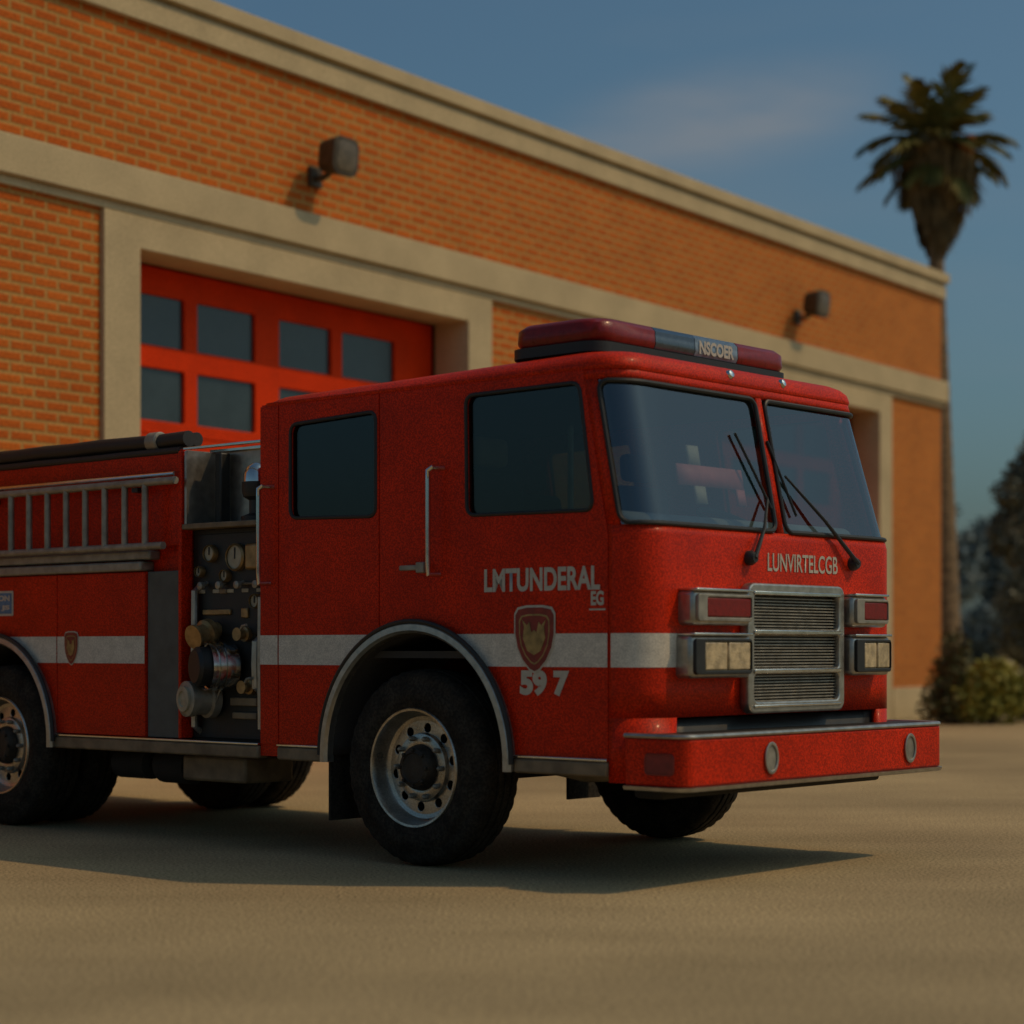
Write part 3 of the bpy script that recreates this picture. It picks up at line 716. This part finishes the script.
text('placard_lettering', '7 JS', 0.04, M['letter'], sgn, onside(-3.99, 1.468, -1.2575), width=0.18, bold=0.002)
# top rail and rolled hoses along the roof edge
k = MB(); k.box(XR, -2.02, -1.20, 1.20, 2.441, 2.452); k.build('body_top', M['alu'], T)
for y, z, r, xe in ((-1.17, 2.525, 0.050, -2.02), (-1.07, 2.53, 0.045, -2.06), (-1.21, 2.452, 0.024, -2.05)):
    k = MB(); k.tube([(XR + .05, y, z)] + [(x, y + random.uniform(-.004, .004), z + random.uniform(-.004, .004)) for x in lin(XR + .4, xe - .3, 10)] + [(xe, y, z)], r, 14)
    hs = k.build('suction_hose', M['black'], T)
    if r > .046:
        k = MB(); k.lathe((xe - .38, y, z), (1, 0, 0), [(r + .004, 0), (r + .012, .01), (r + .012, .10), (r + .004, .11)], 18); k.build('hose_coupling', M['alu'], hs)

# --- pump panel between cab and body
X0, X1 = -1.99, XB - 0.006
k = MB(); k.box(X0, X1, -1.16, 1.16, 0.66, 1.95); pp = k.build('pump_panel', M['pump'], T, bevel=0.004)
k = MB(); k.box(X0, X1, -1.0, 1.0, 1.951, 2.44); k.build('deck_back_plate', M['steel'], pp)
k = MB(); k.box(X0, X1, -1.255, -1.0, 1.951, 1.985); k.build('deck_shelf', M['tan'], pp, bevel=0.006)
k = MB(); k.box(X0, X1, -1.03, 1.03, 2.441, 2.462); k.box(X0, X1, -1.245, -1.22, 2.445, 2.462); k.build('deck_trim', M['chrome'], pp, bevel=0.004)
k = MB(); k.box(X0 + .01, X0 + .03, -1.24, -1.0, 1.986, 2.44); k.build('deck_end_plate', M['steel'], pp)
k = MB(); k.box(-1.86, -1.80, -1.10, -1.02, 1.986, 2.43); k.build('deck_post', M['black'], pp, bevel=0.01)
k = MB(); k.lathe((-1.46, -1.10, 1.986), (0, 0, 1), [(.10, 0), (.10, .03), (.05, .05), (.05, .13), (.085, .15), (.095, .18), (.095, .24)], 24); dl = k.build('deck_lamp', M['black'], pp)
k = MB(); k.lathe((-1.46, -1.10, 2.227), (0, 0, 1), [(.088, 0), (.085, .05), (.065, .09), (.03, .115), (.001, .12)], 24, cap=False); k.build('lamp_dome', M['chrome'], dl)
k = MB(); k.box(X0 + .05, X1 - .05, -1.166, -1.158, 1.30, 1.92); k.build('gauge_board', M['black'], pp, bevel=0.003)
def dial(x, z, r):
    k = MB(); k.lathe((x, -1.165, z), (0, -1, 0), [(r, 0), (r, .03), (r * .88, .042), (r * .84, .034)], 28, cap=False); d = k.build('pressure_gauge', M['brass'], pp)
    k = MB(); k.lathe((x, -1.165, z), (0, -1, 0), [(r * .86, .026), (r * .2, .027), (.001, .028)], 28, cap=False); k.build('dial_face', M['dial'], d)
    k = MB(); k.box(x - .006, x + .004, -1.1965, -1.194, z - .01, z + r * .7); k.build('needle', M['black'], d)
dial(-1.56, 1.77, 0.085)
k = MB(); k.box(-1.47, -1.34, -1.20, -1.165, 1.69, 1.85); k.build('gauge_box', M['brass'], pp, bevel=0.02)
for x0, x1, z0, z1, m in ((-1.88, -1.62, 1.42, 1.455, 'brass'), (-1.52, -1.46, 1.40, 1.46, 'brass'), (-1.53, -1.44, 1.27, 1.30, 'brass'), (-1.36, -1.30, 1.30, 1.33, 'tan'), (-1.62, -1.38, 0.865, 0.915, 'tan'), (-1.60, -1.38, 0.785, 0.825, 'tan'), (-1.72, -1.66, 1.55, 1.58, 'tan'), (-1.55, -1.35, 1.60, 1.615, 'tan'), (-1.92, -1.87, 0.95, 1.0, 'tan')):
    k = MB(); k.box(x0, x1, -1.182, -1.159, z0, z1); k.build('label_plate', M[m], pp, bevel=0.006)
# fittings
k = MB(); k.lathe((-1.76, -1.16, 1.33), (0, -1, -.25), [(.05, 0), (.05, .05), (.085, .06), (.085, .10), (.06, .11), (.06, .17), (.075, .175), (.075, .2)], 22); k.build('hose_outlet', M['brass'], pp)
for i in range(4):
    x = -1.85 + i * .17
    k = MB(); k.cyl((x, -1.16, 1.62), (x, -1.215, 1.60), .012, 8); k.lathe((x, -1.215, 1.60), (0, -1, 0), [(.001, -.02), (.024, -.01), (.024, .014), (.001, .022)], 14, cap=False); k.build('pull_knob', M['alu'], pp)
k = MB(); k.lathe((-1.62, -1.16, 1.105), (-.35, -1, 0), [(.14, 0), (.14, .06), (.15, .065), (.15, .085), (.135, .09), (.135, .105), (.15, .11), (.15, .13), (.135, .135), (.135, .15), (.145, .155), (.145, .175)], 36, cap=False)
it = k.build('suction_intake', M['chrome'], pp)
k = MB(); k.lathe((-1.62, -1.16, 1.105), (-.35, -1, 0), [(.12, .10), (.12, .23), (.10, .25), (.001, .25)], 32); k.build('intake_cap', M['black'], it)
k = MB(); k.lathe((-1.80, -1.16, .905), (-.2, -1, 0), [(.12, 0), (.12, .05), (.10, .06), (.10, .14), (.11, .145), (.11, .19), (.085, .20)], 32); it2 = k.build('discharge_outlet', M['alu'], pp)
k = MB(); k.lathe((-1.80, -1.16, .905), (-.2, -1, 0), [(.078, .2), (.078, .215), (.05, .218), (.045, .208), (.02, .208), (.001, .215)], 28); k.build('outlet_cap', M['dial'], it2)

dial(-1.80, 1.80, 0.055); dial(-1.66, 1.66, 0.04); dial(-1.90, 1.69, 0.035); dial(-1.38, 1.50, 0.045)
for x, z0, z1, r in ((-1.93, 0.70, 1.60, .022), (-1.36, 0.95, 1.28, .026), (-1.32, 0.70, 1.55, .016)):
    k = MB(); k.tube([(x, -1.15, z0), (x, -1.20, z0 + .03), (x, -1.205, (z0 + z1) / 2), (x, -1.20, z1 - .03), (x, -1.15, z1)], r, 10); k.build('pipe', M['steel'], pp)
for x, z in ((-1.48, 1.30), (-1.44, .98), (-1.88, 1.12)):
    k = MB(); k.lathe((x, -1.16, z), (0, -1, 0), [(.045, 0), (.045, .03), (.03, .035), (.03, .07), (.04, .075), (.04, .09)], 18); v_ = k.build('drain_valve', M['brass'], pp)
    k = MB(); k.tube([(x, -1.235, z), (x + .05, -1.245, z + .05), (x + .09, -1.25, z + .055)], .009, 8); k.build('valve_lever', M['alu'], v_)
k = MB(); k.tube([(-1.62 - .02 * i, -1.235 - .01 * math.sin(i), 1.0 - .11 * math.sin(PI * i / 9) - .005 * i) for i in range(10)], .006, 6); k.build('cap_chain', M['alu'], pp)
for i in range(5):
    k = MB(); k.box(-1.93 + i * .135, -1.87 + i * .135, -1.171, -1.159, 1.555, 1.578); k.build('label_plate', M['dial'], pp, bevel=0.003)

# the far flank of the cab leans in a little above the belt line
for o in list(T.children_recursive):
    if o.type != 'MESH' or o.name.startswith(('lens', 'light_bar')) or (o.parent and o.parent.name.startswith(('light_bar', 'pump_panel', 'ladder', 'suction'))): continue
    if o.name.startswith(('rear_body', 'upper_side', 'body_', 'ladder', 'suction', 'pump')): continue
    for v in o.data.vertices:
        if v.co.z > 1.8 and v.co.y > 0 and v.co.x > -1.35:
            v.co.y -= 0.17 * (v.co.y / 1.25) * (min(v.co.z, 2.75) - 1.8) / 0.85

# ================================================================== FIRE STATION
NX, NY = ST_D[1], -ST_D[0]
S = empty('fire_station', (*ST_C, 0), math.atan2(NX * 0 - ST_D[1], -ST_D[0]), 'orange brick fire station with cream stone bands and red bay doors', 'building')
LEN, DEP = 27.0, 14.0
# local X runs along the facade (from the far corner towards the left), local Y points out of the facade
def fmtx(y):   # plate XY -> (x, z), thickness grows to +y
    return Matrix(((1, 0, 0, 0), (0, 0, 1, y), (0, 1, 0, 0), (0, 0, 0, 1)))
DOORS = ((2.61, 8.0), (14.04, 19.43)); DT = 5.13
def notch(x0, x1, z0, z1, holes, ht):
    pts = [(x0, z0)]
    for a, b in holes: pts += [(a, z0), (a, ht), (b, ht), (b, z0)]
    return pts + [(x1, z0), (x1, z1), (x0, z1)]
plate('front_wall', [notch(0.0, LEN, 0.0, 7.40, [(a - .1, b + .1) for a, b in DOORS], DT + .1)], 0.42, M['brick'], S, fmtx(-0.42), 0.002)
k = MB(); k.box(0, 0.40, -DEP, -0.423, 0, 7.40); k.box(LEN - .4, LEN, -DEP, -0.423, 0, 7.40); k.box(0.403, LEN - .403, -DEP, -DEP + .4, 0, 7.40)
k.build('side_wall', M['brick'], S)
k = MB(); k.box(.403, LEN - .403, -DEP + .403, -0.423, 6.9, 7.05); k.build('flat_roof', M['roofing'], S)
k = MB()
k.box(-.06, LEN + .06, 0.002, 0.075, 7.36, 7.60); k.box(-.10, LEN + .10, 0.001, 0.13, 7.635, 7.80); k.box(-.03, LEN + .03, 0.001, 0.05, 7.60, 7.635)
k.box(-.10, LEN + .1, -0.46, 0.0, 7.401, 7.80)
k.box(-.10, .40, -DEP, -.461, 7.401, 7.80); k.box(LEN - .4, LEN + .1, -DEP, -.461, 7.401, 7.80); k.box(.401, LEN - .401, -DEP, -DEP + .4, 7.401, 7.80)
k.build('parapet_coping', M['trim'], S, bevel=0.012)
k = MB(); k.box(-.09, LEN + .09, 0.002, 0.115, 5.535, 5.905); k.box(-.09, -.002, -DEP, 0.001, 5.535, 5.905); k.build('belt_course', M['trim'], S, bevel=0.015)
k = MB(); k.box(-.04, LEN + .04, 0.002, 0.055, 5.45, 5.533)
k.build('belt_moulding', M['trim'], S, bevel=0.008)
k = MB(); k.tube([(-.13, -.12, .12), (-.13, -.12, 5.40)], .075, 14); k.tube([(-.13, -.12, .13), (-.15, -.06, .06), (-.17, .10, .03)], .075, 14)  # dark upright tube, added as a dark strip at the far corner
dp = k.build('dark_corner_strip', M['lampbody'], S)
for z in (1.2, 2.9, 4.6):
    k = MB(); k.lathe((-.13, -.12, z), (0, 0, 1), [(.078, 0), (.088, .005), (.088, .055), (.078, .06)], 16); k.build('strip_band', M['lampbody'], dp)
xs = [-.05, DOORS[0][0] - .50, DOORS[0][1] + .50, DOORS[1][0] - .50, DOORS[1][1] + .50, LEN + .05]
for a, b in ((xs[0], xs[1]), (xs[2], xs[3]), (xs[4], xs[5])):
    k = MB(); k.box(a, b, 0.002, 0.06, 0.0, 0.55); k.build('stone_plinth', M['trim'], S, bevel=0.02)
for di, (a, b) in enumerate(DOORS):
    sr = plate('door_surround', [notch(a - .48, b + .48, 0.0, 5.447, [(a, b)], DT)], 0.515, M['trim'], S, fmtx(-0.46), 0.008)
    DY = -0.46
    c0 = b - 1.17 - .0
    cols = [(a + .72, a + 1.68), (a + 1.87, a + 2.75), (a + 3.14, a + 4.03), (a + 4.22, a + 5.10)]
    rows = [(4.32, 4.84), (3.55, 4.09)]
    holes = [rrect(c[0], c[1], r[0], r[1], 0.02, 3) for c in cols for r in rows]
    gd = plate('garage_door', [[(a + .003, 0.02), (b - .003, 0.02), (b - .003, DT - .003), (a + .003, DT - .003)]] + holes, 0.06, M['doorred'], S, fmtx(DY - .10), 0.008)
    for (c, r) in [(c, r) for c in cols for r in rows]:
        k = MB(); k.box(c[0] - .01, c[1] + .01, DY - .092, DY - .080, r[0] - .01, r[1] + .01); k.build('window_pane', M['doorglass'], gd)
    k = MB()
    for z in (3.43, 2.75, 2.07, 1.39, .71): k.box(a + .004, b - .004, DY - .0395, DY - .030, z - .012, z + .012)
    k.build('panel_joint', M['doorred'], gd, bevel=0.004)
    k = MB(); k.box(a + .2, b - .2, DY - 3.2, DY - 3.15, 0, 5.1); k.build('bay_back', M['inside'], S)

def to_world(x, y, z):
    return Vector((ST_C[0] - x * ST_D[0] + y * NX, ST_C[1] - x * ST_D[1] + y * NY, z))
# --- floodlights on the wall
def floodlight(x, z, label):
    o = empty('floodlight', to_world(x, 0.0, z), S.rotation_euler[2], label, 'wall lamp', 'floodlights on the station wall')
    k = MB(); k.box(-.10, .10, 0.003, 0.05, -.28, -.06); k.build('mounting_plate', M['lampbody'], o, bevel=0.012)
    k = MB(); k.tube([(0, .03, -.19), (0, .14, -.19), (0, .22, -.16), (0, .25, -.06)], 0.035, 12); k.build('arm', M['lampbody'], o)
    h = MB()
    D_ = Vector((.02, 1, -.10)).normalized()
    R_ = Vector((0, 0, 1)).cross(D_).normalized() * -1; U_ = R_.cross(D_); U_ = -U_ if U_.z < 0 else U_
    c0 = Vector((0, .19, .02))
    rs = []
    for d, w in ((0.0, .13), (.03, .165), (.24, .20), (.27, .205), (.285, .20), (.287, .165)):
        rs.append([c0 + D_ * d + R_ * p[0] * w / .2 + U_ * p[1] * w / .2 for p in rrect(-.2, .2, -.2, .2, .11, 6)])
    h.rings(rs); hd = h.build('lamp_head', M['lampbody'], o)
    l = MB(); rs = [[c0 + D_ * d + R_ * p[0] * w / .2 + U_ * p[1] * w / .2 for p in rrect(-.2, .2, -.2, .2, .11, 6)] for d, w in ((.2885, .16), (.295, .158), (.302, .12))]
    l.rings(rs); l.build('lamp_glass', M['lamplens'], hd)
    return o
floodlight(16.80, 6.50, 'larger bronze floodlight on the brick above the red bay door')
floodlight(5.50, 6.48, 'small bronze floodlight on the brick above the windscreen of the fire engine, nearer the palm')

# ================================================================== GROUND
k = MB(); k.add([(-900, -40, 0), (900, -40, 0), (900, 2500, 0), (-900, 2500, 0)], [(0, 1, 2, 3)])
g = k.build('ground', M['ground']); tag(g, kind='structure')
k = MB(); k.rings([[(x, y, z) for x, y in ((8.7, 38.2), (60, 31.0), (60, 31.28), (8.7, 38.48))] for z in (0.004, 0.13)])
kb = k.build('kerb', M['trim'], None, bevel=0.02); tag(kb, kind='structure')

# ================================================================== PLANTS
def leaf_cloud(k, blobs, n, size, jit=0.5, flat=0.0):
    """many small leaf faces spread through lumpy blobs (cx,cy,cz,rx,ry,rz)"""
    wts = [b[3] * b[4] * b[5] for b in blobs]; tot = sum(wts)
    for b, w in zip(blobs, wts):
        for _ in range(max(8, int(n * w / tot))):
            d = Vector((random.gauss(0, 1), random.gauss(0, 1), random.gauss(0, 1))); d.normalize()
            r = random.random() ** 0.42
            lump = 1 + 0.28 * mnoise.noise(d * 2.3 + Vector((b[0], b[1], b[2])))
            p = Vector((b[0] + d.x * r * b[3] * lump, b[1] + d.y * r * b[4] * lump, b[2] + d.z * r * b[5] * lump))
            if p.z < 0.02: continue
            s = size * random.uniform(0.6, 1.3)
            a = Vector((random.gauss(0, 1), random.gauss(0, 1), random.gauss(0, .7))).normalized(); c = a.orthogonal().normalized()
            c = (Matrix.Rotation(random.uniform(0, 2 * PI), 3, a) @ c)
            k.add([p - a * s, p + c * s * .42, p + a * s * 1.1, p - c * s * .42], [(0, 1, 2, 3)])

def shrub(loc, blobs, n, size, m, label):
    o = empty('shrub', loc, 0, label, 'shrub')
    k = MB(); leaf_cloud(k, blobs, n, size); k.build('foliage', m, o, smooth=False)
    k = MB()
    for b in blobs:
        for _ in range(3):
            k.tube([(b[0] * .2, b[1] * .2, 0), (b[0] * .6 + random.uniform(-.1, .1), b[1] * .6, b[2] * .6), (b[0] + random.uniform(-.2, .2), b[1], b[2] + b[5] * .4)], [.022, .016, .006], 5)
    k.build('stem', M['treebark'], o)
    return o
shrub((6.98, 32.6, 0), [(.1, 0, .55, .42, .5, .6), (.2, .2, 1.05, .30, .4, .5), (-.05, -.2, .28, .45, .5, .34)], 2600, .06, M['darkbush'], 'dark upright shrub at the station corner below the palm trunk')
shrub((7.62, 32.4, 0), [(0, 0, .52, .55, .5, .52), (.35, .1, .45, .45, .45, .42), (-.35, -.1, .35, .4, .45, .36), (.12, -.15, .78, .35, .35, .28)], 3400, .065, M['bush'], 'olive green rounded shrub right of the palm trunk, catching the sun')
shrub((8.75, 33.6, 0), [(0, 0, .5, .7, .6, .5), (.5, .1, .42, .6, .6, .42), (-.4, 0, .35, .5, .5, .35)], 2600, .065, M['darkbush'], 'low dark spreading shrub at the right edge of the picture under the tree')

def tree(loc, h, blobs, n, size, m, label, name='tree', tr=0.16):
    o = empty(name, loc, 0, label, 'tree')
    k = MB(); tops = Vector((0.1, 0, h * .5))
    k.tube([(0, 0, -.05), (.05, .02, h * .2), (.0, .05, h * .38), tops], [tr * 1.4, tr, tr * .8, tr * .55], 10)
    for b in blobs:
        q = Vector((b[0], b[1], b[2])); s = Vector((.02, .03, h * random.uniform(.25, .45)))
        k.tube([s, s.lerp(q, .5) + Vector((0, 0, .15)), q + Vector((0, 0, b[5] * .3))], [tr * .5, tr * .32, tr * .1], 7)
    k.build('trunk', M['treebark'], o)
    k = MB(); leaf_cloud(k, blobs, n, size); k.build('crown', m, o, smooth=False)
    return o
def blobs_for(h, w, n, z0=.25):
    out = []
    for i in range(n):
        z = h * (z0 + (0.92 - z0) * (i + .5) / n); k = math.sin(PI * min(1, (i + 1.2) / (n + .9))) ** .6
        a = random.uniform(0, 2 * PI); rr = random.uniform(0.1, .62) * w * k
        s = random.uniform(.24, .40) * w
        out.append((rr * math.cos(a), rr * math.sin(a), z, s * 1.1, s * 1.1, s * .85))
    return out
random.seed(21)
tree((11.35, 44.0, 0), 6.2, blobs_for(6.1, 1.75, 15, .16), 12000, .10, M['leaf'], 'dark leafy tree at the right edge beyond the palm', tr=.15)
tree((17.0, 62.0, 0), 6.5, blobs_for(6.4, 3.0, 14, .1), 8000, .16, M['leaf'], 'broad dark tree far beyond the right edge of the station yard')
tree((15.2, 74.0, 0), 7.8, blobs_for(7.6, 2.6, 14, .1), 8000, .18, M['hazeleaf'], 'far tree coloured blue green for haze, between the palm trunk and the dark tree')
tree((18.9, 80.0, 0), 6.6, blobs_for(6.4, 3.0, 14, .08), 8000, .18, M['hazeleaf'], 'lower tree coloured blue green for haze, far behind the dark tree')

# --- palm
random.seed(5)
PX, PY = 8.40, 40.0
P = empty('palm_tree', (PX, PY, 0), 0, 'tall fan palm with a skirt of dead fronds rising behind the station corner', 'palm tree')
def ptx(z): return 0.18 - 0.20 * min(1, z / 8.5)
k = MB(); zz = lin(-.05, 10.2, 60)
k.tube([(ptx(z), 0, z) for z in zz], [0.34 - .195 * min(1, z / 8.8) + .012 * (i % 2) + max(0, .35 - z) * .25 for i, z in enumerate(zz)], 18)
k.build('trunk', M['bark'], P)
HC = Vector((-0.02, 0, 11.05))
# skirt: hanging dead fronds round the trunk, narrowing downwards
k = MB()
for i in range(2200):
    z = random.uniform(9.35, 11.35); t = (z - 9.35) / 2.0
    R = 0.20 + 0.84 * t ** 0.75 if t < .75 else 0.88 - (t - .75) * 1.7
    a = random.uniform(0, 2 * PI); r = R * random.uniform(.45, 1.0) * (1 + .15 * math.sin(3 * a + 4 * z))
    p = Vector((r * math.cos(a), r * math.sin(a), z)); L_ = random.uniform(.25, .6); w = random.uniform(.03, .07)
    out = Vector((math.cos(a), math.sin(a), 0)); tg = Vector((-math.sin(a), math.cos(a), 0))
    q = p + Vector((0, 0, -L_)) - out * L_ * .18 + tg * random.uniform(-.08, .08)
    k.add([p - tg * w, p + tg * w, q + tg * w * .3 + out * .02, q - tg * w * .3], [(0, 1, 2, 3)])
k.lathe((0, 0, 9.4), (0, 0, 1), [(.14, 0), (.38, .45), (.62, .95), (.72, 1.4), (.5, 1.75), (.1, 1.9)], 18, mod=lambda j, i: 1 + .12 * math.sin(i * 2.1 + j))
k.build('dead_frond_skirt', M['skirt'], P, smooth=False)
# living crown: every frond a bent petiole with a fan of folded blades
def frond(k, az, el, length, droop, width):
    d0 = Vector((math.cos(az) * math.cos(el), math.sin(az) * math.cos(el), math.sin(el)))
    side = Vector((-math.sin(az), math.cos(az), 0)); pts = []; p = HC.copy() + d0 * .08 + Vector((0, 0, random.uniform(-.1, .15))); d = d0.copy(); n = 12
    for i in range(n + 1):
        pts.append(p.copy()); p = p + d * (length / n); d = (d + Vector((0, 0, -droop / n * (.4 + 1.6 * i / n)))).normalized()
    k.tube(pts[:8], [.028, .026, .024, .022, .02, .017, .014, .01], 5)
    for i in range(3, n + 1):
        c = pts[i]; fw = (pts[min(i + 1, n)] - pts[max(i - 1, 0)]).normalized(); t = (i - 3) / (n - 3)
        nb_ = 2
        for s in (-1, 1):
            for j in range(nb_):
                ang = math.radians(62 - 46 * t + random.uniform(-8, 8))
                ln = width * (0.55 + .75 * math.sin(PI * min(1, .18 + t * .8))) * random.uniform(.8, 1.15)
                dr = (fw * math.cos(ang) + side * s * math.sin(ang) + Vector((0, 0, -.22 - .25 * random.random()))).normalized()
                b0 = c + fw * (j * .5 * length / n); tip = b0 + dr * ln; mid = b0 + dr * ln * .45 + Vector((0, 0, .02))
                wv = fw.cross(dr).cross(dr).normalized() * .05
                k.add([b0 - wv * .6, mid - wv, tip, mid + wv, b0 + wv * .6], [(0, 1, 2, 3, 4)])
k = MB()
for i in range(34):
    az = i * 2.39996 + random.uniform(-.2, .2); q = i / 33
    el = math.radians(80 - 122 * q + random.uniform(-8, 8))
    frond(k, az, el, random.uniform(1.25, 1.65) * (1 - .12 * q), random.uniform(.6, 1.1) + .2 * (1 - q), random.uniform(.36, .48))
k.build('crown', M['frond'], P, smooth=False)
k = MB()
for i in range(160):
    a = random.uniform(0, 2 * PI); p = Vector((.42, -.62, 11.0)) + Vector((random.uniform(-.13, .13), random.uniform(-.1, .1), random.uniform(-.17, .17)))
    k.lathe(p, (0, 0, 1), [(.001, -.04), (.035, -.02), (.035, .02), (.001, .04)], 6, cap=False)
k.tube([(.05, -.1, 11.1), (.3, -.45, 11.25), (.42, -.62, 11.0)], .02, 5)
k.build('fruit_cluster', M['fruit'], P, smooth=False)

# ================================================================== SKY, SUN, CAMERA
EL = math.radians(52); SH = Vector((0.999, -0.05)).normalized()
SV = Vector((SH.x * math.cos(EL), SH.y * math.cos(EL), math.sin(EL)))
w = bpy.data.worlds.new('World'); sc.world = w; w.use_nodes = True
nt = w.node_tree; N = nt.nodes; L = nt.links; bg = N['Background']
sky = N.new('ShaderNodeTexSky'); sky.sky_type = 'NISHITA'; sky.sun_disc = False; sky.sun_elevation = EL
sky.sun_rotation = math.atan2(SH.x, SH.y); sky.air_density = 1.0; sky.dust_density = 3.5; sky.ozone_density = 1.2
tc = N.new('ShaderNodeTexCoord'); mp = N.new('ShaderNodeMapping'); mp.inputs['Scale'].default_value = (1.6, 1.6, 7.5); mp.inputs['Location'].default_value = (0.35, 0.0, 0.62)
L.new(tc.outputs['Generated'], mp.inputs[0])
nz = N.new('ShaderNodeTexNoise'); nz.inputs['Scale'].default_value = 2.2; nz.inputs['Detail'].default_value = 7; nz.inputs['Roughness'].default_value = .5
L.new(mp.outputs[0], nz.inputs['Vector'])
cr_ = N.new('ShaderNodeValToRGB'); cr_.color_ramp.elements[0].position = .46; cr_.color_ramp.elements[1].position = .70
cr_.color_ramp.elements[0].color = (0, 0, 0, 1); cr_.color_ramp.elements[1].color = (.12, .12, .12, 1)
L.new(nz.outputs['Fac'], cr_.inputs[0])
# one broad faint cloud right of centre
mc = N.new('ShaderNodeMapping'); mc.vector_type = 'TEXTURE'; mc.inputs['Location'].default_value = (.098, .962, .252); mc.inputs['Rotation'].default_value = (0, math.radians(-8), 0); mc.inputs['Scale'].default_value = (.095, 1.0, .028)
L.new(tc.outputs['Generated'], mc.inputs[0])
vl = N.new('ShaderNodeVectorMath'); vl.operation = 'LENGTH'; L.new(mc.outputs[0], vl.inputs[0])
vr = N.new('ShaderNodeMapRange'); vr.interpolation_type = 'SMOOTHERSTEP'; vr.inputs['From Min'].default_value = 1.25; vr.inputs['From Max'].default_value = 0.0; vr.inputs['To Max'].default_value = .62
L.new(vl.outputs['Value'], vr.inputs['Value'])
n2 = N.new('ShaderNodeTexNoise'); n2.inputs['Scale'].default_value = 9; n2.inputs['Detail'].default_value = 6; L.new(mp.outputs[0], n2.inputs['Vector'])
q1 = N.new('ShaderNodeMath'); q1.operation = 'MULTIPLY_ADD'; q1.inputs[1].default_value = 1.6; q1.inputs[2].default_value = -.1; L.new(n2.outputs['Fac'], q1.inputs[0])
q2 = N.new('ShaderNodeMath'); q2.operation = 'MULTIPLY'; L.new(vr.outputs[0], q2.inputs[0]); L.new(q1.outputs[0], q2.inputs[1])
q3 = N.new('ShaderNodeMath'); q3.operation = 'ADD'; q3.use_clamp = True; L.new(q2.outputs[0], q3.inputs[0]); L.new(cr_.outputs[0], q3.inputs[1])
tint = N.new('ShaderNodeMix'); tint.data_type = 'RGBA'; tint.blend_type = 'MULTIPLY'; tint.inputs[0].default_value = 1.0; tint.inputs[7].default_value = (0.66, 0.93, 0.98, 1)
L.new(sky.outputs[0], tint.inputs[6])
mx = N.new('ShaderNodeMix'); mx.data_type = 'RGBA'; mx.inputs[7].default_value = (4.1, 4.0, 4.0, 1)
L.new(q3.outputs[0], mx.inputs[0]); L.new(tint.outputs[2], mx.inputs[6]); L.new(mx.outputs[2], bg.inputs['Color'])
bg.inputs['Strength'].default_value = 0.092
sd = bpy.data.lights.new('sun', 'SUN'); sd.energy = 2.1; sd.angle = math.radians(.4); sd.color = (1, .66, .33)
so = bpy.data.objects.new('sun', sd); COL.objects.link(so); so.rotation_euler = SV.to_track_quat('Z', 'Y').to_euler()
cd = bpy.data.cameras.new('camera'); cam = bpy.data.objects.new('camera', cd); COL.objects.link(cam)
cd.sensor_width = 36; cd.lens = F_PX / 1024 * 36; cd.shift_y = (HY - 512) / 1024; cd.clip_end = 6000; cd.clip_start = .1
cam.location = (0, 0, CAM_H); cam.rotation_euler = (PI / 2, 0, 0)
cd.dof.use_dof = True; cd.dof.focus_distance = 12.0; cd.dof.aperture_fstop = 1.1
sc.camera = cam
vs = sc.view_settings; vs.view_transform = 'Standard'; vs.look = 'None'; vs.exposure = -0.6; vs.gamma = 1
sc.render.resolution_x = 1024; sc.render.resolution_y = 1024
